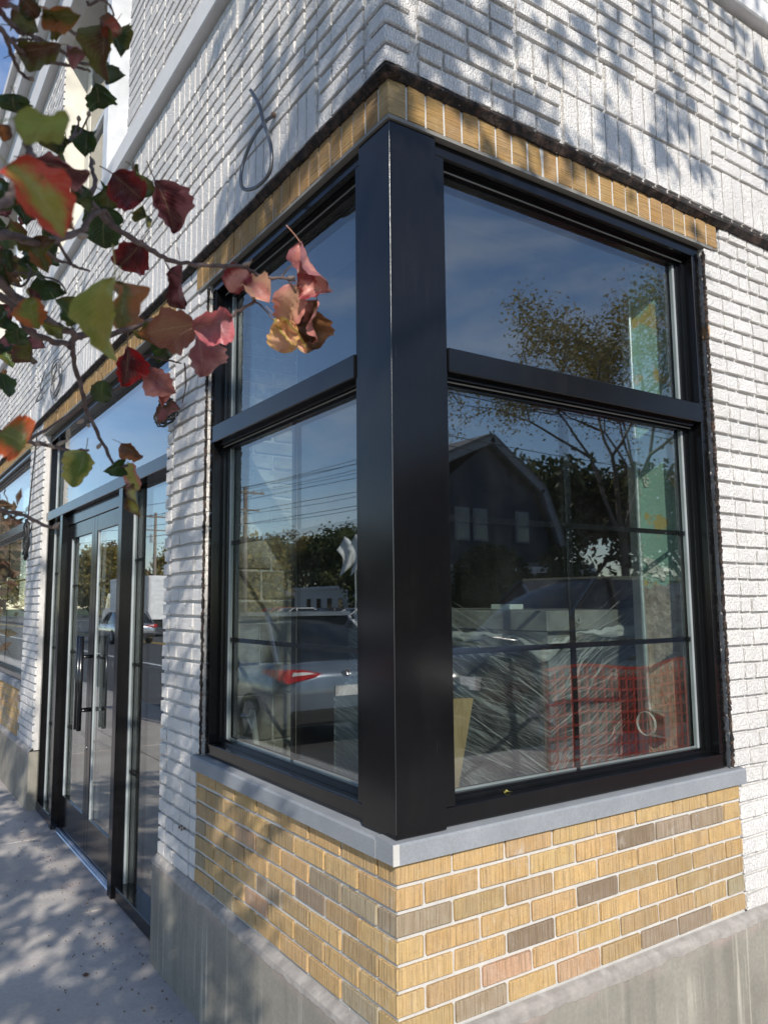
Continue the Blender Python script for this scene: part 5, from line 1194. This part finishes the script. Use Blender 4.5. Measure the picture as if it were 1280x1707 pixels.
# base px, tip px, width px, distance, roll deg, fold, curl, base colour, edge colour
LV = [
 (24, 200, 122, 206, 48, 0.52, 40, 0.35, 0.2, LM, YG), (92, 292, 18, 345, 10, 0.9, 0, 0.2, 0.2, R_, OR),
 (14, 272, 112, 392, 76, 0.52, -18, 0.25, 0.35, (0.36, 0.32, 0.07), (0.58, 0.07, 0.045)), (186, 462, 172, 612, 50, 0.60, 34, 0.5, 0.35, YL, YG), (205, 470, 212, 545, 50, 0.66, -50, 0.4, 0.3, OL, OR),
 (42, 745, 0, 720, 78, 0.62, 25, 0.2, 0.3, (0.16, 0.17, 0.03), (0.62, 0.12, 0.03)), (58, 268, 152, 302, 48, 0.80, 35, 0.3, 0.4, DR, PU),
 (188, 290, 240, 338, 62, 0.95, 10, 0.35, 0.3, DR, R_), (170, 318, 195, 345, 44, 1.0, 30, 0.3, 0.3, OL, GR), (260, 300, 296, 392, 56, 0.98, -20, 0.3, 0.3, DR, PU),
 (180, 345, 172, 415, 60, 0.98, 18, 0.25, 0.2, DG, GR), (238, 402, 196, 448, 56, 0.98, -10, 0.3, 0.3, DR, R_), (224, 280, 258, 322, 22, 1.0, 60, 0.5, 0.2, OL, GR), (236, 345, 246, 366, 22, 1.0, 50, 0.5, 0.2, DG, OL),
 (146, 218, 140, 258, 40, 1.0, 20, 0.3, 0.2, DG, GR), (160, 140, 166, 185, 44, 1.05, -10, 0.3, 0.2, DG, GR), (24, 156, 28, 190, 48, 0.9, 12, 0.2, 0.2, DG, GR), (108, 230, 96, 262, 40, 0.95, 44, 0.3, 0.3, DG, OL),
 (30, 90, 102, 82, 36, 0.9, 22, 0.25, 0.4, BR, OL), (18, 40, 62, 46, 40, 0.9, -30, 0.3, 0.4, OL, BR), (72, 20, 132, 30, 34, 0.85, 25, 0.3, 0.4, OL, OR), (110, 38, 70, 30, 26, 0.85, -35, 0.3, 0.3, OR, OL),
 (40, 0, 66, 30, 30, 0.85, 10, 0.4, 0.2, BR, DG), (176, 40, 168, 132, 40, 0.95, 30, 0.6, 0.6, BR, OL), (196, 34, 172, 60, 30, 0.95, 0, 0.3, 0.4, (0.3, 0.05, 0.02), BR), (186, 50, 204, 90, 36, 0.98, -25, 0.4, 0.3, DG, OL), (172, 96, 204, 130, 22, 1.0, 55, 0.5, 0.2, (0.08, 0.11, 0.06), DG), (112, 78, 150, 92, 22, 0.95, 50, 0.5, 0.4, BR, PU),
 (50, 495, 62, 550, 44, 0.82, 15, 0.25, 0.3, (0.22, 0.24, 0.04), (0.45, 0.12, 0.03)), (30, 545, 34, 578, 34, 0.95, 20, 0.2, 0.2, DG, GR), (66, 458, 106, 492, 30, 0.95, 42, 0.5, 0.3, DG, GR), (96, 500, 128, 545, 46, 0.9, -30, 0.4, 0.3, GR, OL), (70, 540, 108, 552, 22, 0.85, 20, 0.4, 0.3, YG, OL), (0, 545, 16, 528, 30, 0.9, 30, 0.3, 0.3, DG, GR), (0, 510, 14, 545, 28, 0.95, 30, 0.3, 0.3, DG, GR), (0, 590, 10, 575, 24, 0.95, 0, 0.3, 0.3, DG, GR), (2, 622, 18, 660, 26, 0.9, -30, 0.4, 0.4, DG, GR),
 (10, 415, 18, 455, 34, 0.9, 20, 0.4, 0.3, DG, BR), (66, 415, 78, 452, 32, 0.92, 15, 0.3, 0.3, OL, OR), (30, 440, 48, 425, 20, 1.0, 35, 0.3, 0.2, DG, GR), (50, 438, 62, 424, 16, 1.0, -40, 0.4, 0.2, DG, GR), (30, 392, 92, 404, 26, 0.85, 40, 0.3, 0.3, BR, OL), (0, 440, 12, 480, 34, 0.85, 25, 0.3, 0.3, DG, BR), (0, 352, 14, 300, 30, 0.75, 20, 0.3, 0.3, DG, GR), (10, 236, 0, 205, 22, 0.7, 20, 0.3, 0.3, (0.4, 0.12, 0.02), BR), (100, 330, 118, 382, 30, 0.7, 40, 0.5, 0.3, BR, PE), (122, 300, 148, 330, 30, 0.95, 20, 0.4, 0.3, DG, OL), (128, 330, 150, 352, 26, 0.9, -30, 0.3, 0.3, OL, DG), (80, 215, 116, 245, 34, 0.95, 44, 0.5, 0.3, DG, GR),
 (300, 440, 304, 520, 26, 1.0, 30, 0.6, 0.3, PU, DR), (214, 578, 208, 648, 48, 0.95, -18, 0.3, 0.3, DR, (0.45, 0.015, 0.02)), (172, 634, 172, 674, 34, 0.98, 10, 0.2, 0.2, GR, DG), (242, 612, 292, 660, 42, 0.95, 20, 0.5, 0.5, PU, PK), (250, 620, 280, 672, 26, 0.97, -40, 0.5, 0.4, R_, PK),
 (326, 542, 244, 560, 66, 0.92, -25, 0.25, 0.3, (0.30, 0.13, 0.07), (0.26, 0.09, 0.06)), (322, 548, 392, 532, 64, 0.90, 15, 0.35, 0.3, PU, (0.50, 0.13, 0.15)), (330, 560, 340, 632, 58, 0.97, -20, 0.55, 0.4, PU, (0.42, 0.20, 0.19)), (300, 680, 262, 702, 20, 1.02, 45, 0.6, 0.2, PU, BR), (262, 560, 282, 600, 30, 0.97, 25, 0.4, 0.3, DG, GR), (232, 552, 262, 574, 30, 0.96, -15, 0.4, 0.3, OR, OL),
 (412, 448, 380, 486, 44, 1.0, 20, 0.4, 0.5, PK, R_), (408, 470, 448, 498, 42, 1.0, -25, 0.4, 0.4, PK, PE), (498, 404, 548, 492, 30, 1.02, 40, 0.6, 0.2, PK, PU), (494, 476, 470, 546, 56, 1.0, 15, 0.35, 0.4, PE, PK), (496, 470, 534, 482, 40, 1.0, 5, 0.3, 0.3, PK, R_),
 (506, 515, 526, 588, 62, 1.03, -12, 0.35, 0.2, BR, (0.20, 0.09, 0.04)), (526, 500, 514, 576, 44, 1.02, 40, 0.4, 0.2, BR, PK), (484, 534, 466, 590, 56, 1.0, 8, 0.3, 0.3, PE, (0.70, 0.40, 0.16)), (462, 530, 512, 590, 24, 1.01, 0, 0.3, 0.3, PE, YL),
 (142, 752, 116, 812, 46, 0.90, 20, 0.4, 0.5, (0.12, 0.17, 0.03), YL), (202, 740, 238, 768, 26, 1.0, 30, 0.4, 0.4, BR, OR), (206, 775, 176, 786, 28, 1.0, -10, 0.3, 0.3, GR, DG), (214, 772, 230, 818, 26, 1.0, 25, 0.5, 0.4, YL, PK), (224, 805, 230, 862, 12, 1.0, 50, 0.5, 0.3, YL, BR)]
random.seed(99)
for q in range(26):                                     # smaller darker leaves behind, crowding in from the left
    x = abs(random.gauss(0, 62))-8; y = random.choice((random.uniform(380, 660), random.uniform(280, 450))); a = random.uniform(0.2, 2.6); l = random.uniform(22, 44)
    LV.append((x, y, x+l*cos(a), y+l*sin(a), random.uniform(20, 36), random.uniform(0.95, 1.35), random.uniform(-50, 50), 0.4, 0.3, *random.choice(((DG, GR), (DG, GR), (GR, OL), (OL, BR), (DR, BR), (PU, DR)))))
random.seed(77)
LM_ = [leaf_mesh(s_, 0.86, f, c, wv_) for s_, f, c, wv_ in ((1, 0.2, 0.2, 0.08), (2, 0.5, 0.40, 0.12), (3, 0.7, 0.35, 0.15), (4, 0.4, 0.55, 0.12), (5, 0.3, 0.40, 0.17), (6, 0.6, 0.65, 0.12))]
for i, (bx, by, tx, ty, wpx, d, roll, fold, curl, c1, c2) in enumerate(LV):
    b = px(bx, by, d); dz = random.uniform(-0.02, 0.02); t = px(tx, ty, d+dz); ax = (t-b); L_ = ax.length; ay = ax.normalized()
    nrm = (CAM-b).normalized(); nrm = (nrm-ay*nrm.dot(ay)).normalized(); nrm.rotate(Matrix.Rotation(radians(roll), 3, ay)); axx = ay.cross(nrm)
    Wd = wpx/FPX*d/max(0.45, cos(radians(roll)))
    me = LM_[1 if fold < 0.45 and curl >= 0.35 else (0 if fold < 0.3 else (2 if curl < 0.35 else (3, 5)[i % 2]))] if i % 4 else LM_[i % 6]
    o = bpy.data.objects.new('leaf', me); COL.objects.link(o)
    Mx = Matrix(((axx.x, ay.x, nrm.x, b.x), (axx.y, ay.y, nrm.y, b.y), (axx.z, ay.z, nrm.z, b.z), (0, 0, 0, 1))) @ Matrix.Diagonal((Wd/0.86, L_, (Wd+L_)/2, 1))
    o.parent = pt; o.matrix_parent_inverse = Matrix.Identity(4); o.matrix_basis = Matrix.Translation(-TB) @ Mx
    o.color = (*c1, 1); o['edge_tone'] = [float(x) for x in c2]
# --- in-view twigs
def twig(pts, r0, r1, mat='twig', k=5):
    P = smooth([px(x, y, d) for x, y, d in pts], k); P = [p+Vector((random.uniform(-1, 1), random.uniform(-1, 1), random.uniform(-1, 1)))*r0*0.35 for p in P]
    m_ = MB(); n = len(P); m_.tube(P, [(r0+(r1-r0)*i/(n-1))*(1+0.12*sin(i*1.7)) for i in range(n)], 8, True); return tch(m_, 'twig', mat, True)
def bud(x, y, d, x2, y2, r=0.004, mat='bud'):
    a, b = px(x, y, d), px(x2, y2, d); m_ = MB(); m_.tube([a, a.lerp(b, 0.3), a.lerp(b, 0.65), b], [r*0.5, r, r*0.8, r*0.15], 8); return tch(m_, 'bud', mat, True)
random.seed(5)
twig([(-60, 430, 0.85), (0, 470, 0.85), (60, 520, 0.87), (100, 545, 0.9), (135, 558, 0.93)], 0.0060, 0.0036)
twig([(-40, 480, 0.9), (10, 500, 0.9), (50, 552, 0.92), (90, 568, 0.94), (118, 576, 0.97), (124, 605, 0.98), (140, 660, 0.99), (146, 690, 1.0), (172, 740, 1.0), (192, 776, 1.0), (214, 776, 1.0)], 0.0040, 0.0016)
twig([(118, 578, 0.97), (135, 558, 0.96), (195, 556, 0.95), (245, 537, 0.96), (300, 539, 0.97), (370, 533, 0.98), (400, 516, 0.99), (424, 502, 1.0)], 0.0040, 0.0018)
twig([(424, 502, 1.0), (436, 510, 1.0), (452, 528, 1.0), (466, 545, 1.0)], 0.0012, 0.0008)
twig([(120, 300, 0.92), (150, 335, 0.93), (200, 385, 0.95), (250, 415, 0.96), (290, 436, 0.98), (350, 442, 0.99), (405, 444, 1.0), (430, 458, 1.0), (470, 465, 1.0), (492, 466, 1.0)], 0.0036, 0.0016)
twig([(468, 464, 1.0), (480, 448, 1.01), (499, 436, 1.02)], 0.0012, 0.0009); twig([(480, 466, 1.0), (490, 480, 1.0), (498, 500, 1.01), (500, 516, 1.02)], 0.0012, 0.0009)
twig([(-40, 380, 0.8), (10, 392, 0.82), (60, 402, 0.84), (110, 395, 0.88), (146, 372, 0.9), (152, 330, 0.92), (158, 300, 0.95), (152, 270, 1.0)], 0.0046, 0.002)
twig([(152, 360, 0.92), (175, 352, 0.94), (188, 372, 0.95), (205, 388, 0.95)], 0.0025, 0.002)
twig([(60, 400, 0.84), (90, 430, 0.9), (110, 438, 0.93), (150, 452, 0.95)], 0.0022, 0.0012); twig([(60, 320, 0.9), (96, 400, 0.92), (120, 440, 0.94), (138, 448, 0.95)], 0.0024, 0.0012)
twig([(-30, 700, 0.9), (20, 730, 0.92), (50, 738, 0.93), (90, 744, 0.95), (120, 752, 0.96), (148, 750, 0.97)], 0.0032, 0.0016)
twig([(-30, 820, 0.95), (0, 848, 0.96), (40, 860, 0.97), (75, 876, 0.98), (100, 880, 0.99)], 0.0026, 0.0018)
twig([(45, 735, 1.0), (120, 690, 1.0), (160, 660, 1.0), (220, 640, 1.0)], 0.0020, 0.0012)
twig([(-30, 35, 0.85), (0, 48, 0.86), (22, 72, 0.88), (50, 90, 0.9), (64, 66, 0.92)], 0.0030, 0.0014); twig([(10, 60, 0.87), (22, 95, 0.88), (32, 118, 0.9), (52, 134, 0.9)], 0.0022, 0.0014)
twig([(-20, 5, 0.85), (12, 8, 0.86), (30, 14, 0.87), (60, 22, 0.9)], 0.0028, 0.0016); twig([(18, 66, 0.88), (40, 66, 0.9), (60, 66, 0.92)], 0.0018, 0.0010)
twig([(0, 15, 0.86), (20, 40, 0.88), (60, 62, 0.93), (95, 80, 0.95), (125, 100, 0.96), (152, 108, 0.98)], 0.0026, 0.0016); twig([(80, 104, 0.94), (110, 108, 0.96), (130, 112, 0.97), (150, 118, 0.98)], 0.0020, 0.0012)
twig([(100, 38, 0.9), (125, 55, 0.93), (150, 60, 0.95), (175, 60, 0.96)], 0.0018, 0.0010); twig([(146, 0, 0.95), (150, 8, 0.95), (168, 0, 0.95), (184, 10, 0.96), (190, 26, 0.96)], 0.0016, 0.0010)
twig([(104, 242, 0.95), (118, 232, 0.96), (128, 215, 0.98), (132, 202, 0.99)], 0.0018, 0.0010); twig([(118, 232, 0.96), (136, 218, 0.98), (148, 194, 1.0)], 0.0016, 0.0010)
twig([(215, 592, 0.96), (250, 594, 0.97), (280, 600, 0.98), (302, 606, 0.98)], 0.0016, 0.0010); twig([(308, 606, 0.98), (310, 640, 1.0), (304, 672, 1.01)], 0.0010, 0.0008)
twig([(270, 424, 0.98), (282, 448, 0.99), (298, 460, 1.0)], 0.0010, 0.0008); twig([(12, 452, 0.95), (60, 458, 0.95), (100, 470, 0.95), (110, 486, 0.94)], 0.0014, 0.0010); twig([(10, 470, 0.93), (40, 476, 0.93), (52, 452, 0.95), (46, 440, 0.96)], 0.0016, 0.0010)
twig([(30, 300, 0.6), (55, 270, 0.6), (48, 250, 0.62), (40, 225, 0.62)], 0.0030, 0.0020); twig([(-20, 350, 0.58), (15, 335, 0.6), (30, 305, 0.6)], 0.0034, 0.003)
for a in ((404, 443, 1.0, 420, 436), (478, 464, 1.0, 494, 462), (148, 194, 1.0, 150, 184), (132, 202, 0.99, 132, 192), (52, 134, 0.9, 55, 128), (80, 740, 0.94, 92, 748), (95, 742, 0.95, 112, 734), (88, 880, 0.98, 102, 870), (150, 712, 1.0, 146, 706), (162, 748, 1.0, 170, 738), (158, 275, 1.0, 150, 260), (224, 288, 1.0, 222, 268), (420, 500, 1.0, 430, 492), (148, 60, 0.95, 156, 52), (130, 395, 0.8, 148, 392), (60, 735, 0.93, 66, 744), (140, 700, 0.98, 128, 706)):
    bud(*a, r=0.0026 if a[2] > 0.9 else 0.0032)

# ------------------------------------------------------------------ small leaf litter and specks on pavement, ledge
random.seed(19)
def litter(loc, s_, rz, c1, c2, label):
    o = bpy.data.objects.new('fallen_leaf', LM_[random.randrange(6)]); COL.objects.link(o); o.location = loc; o.rotation_euler = (random.uniform(-0.1, 0.1), random.uniform(-0.1, 0.1), rz); o.scale = (s_, s_, s_*0.5)
    o.color = (*c1, 1); o['edge_tone'] = [float(x) for x in c2]; return tag(o, label, 'leaf')
litter((0.47, 0.048, 0.119), 0.022, 1.2, YL, YL, 'tiny yellow leaf lying on the black frame ledge of the right window')
litter((-0.30, 2.05, GZ+0.004), 0.035, 0.4, BR, BR, 'small brown leaf fallen on the pavement near the concrete plinth')
dm_ = MB()
for k in range(240):
    x = -abs(random.gauss(0.03, 0.25)); y = random.uniform(0.6, 5.2); s_ = random.uniform(0.0015, 0.006)
    dm_.lathe((x, y, GZ+0.002), (0, 0, 1), [(-0.003, s_*0.5), (0, s_), (s_*0.6, s_*0.5), (s_*0.7, 0)], 5)
tag(dm_.obj('pavement_grit', 'rust'), 'brown grit and crumbs scattered on the pavement along the wall', 'grit', kind='stuff')
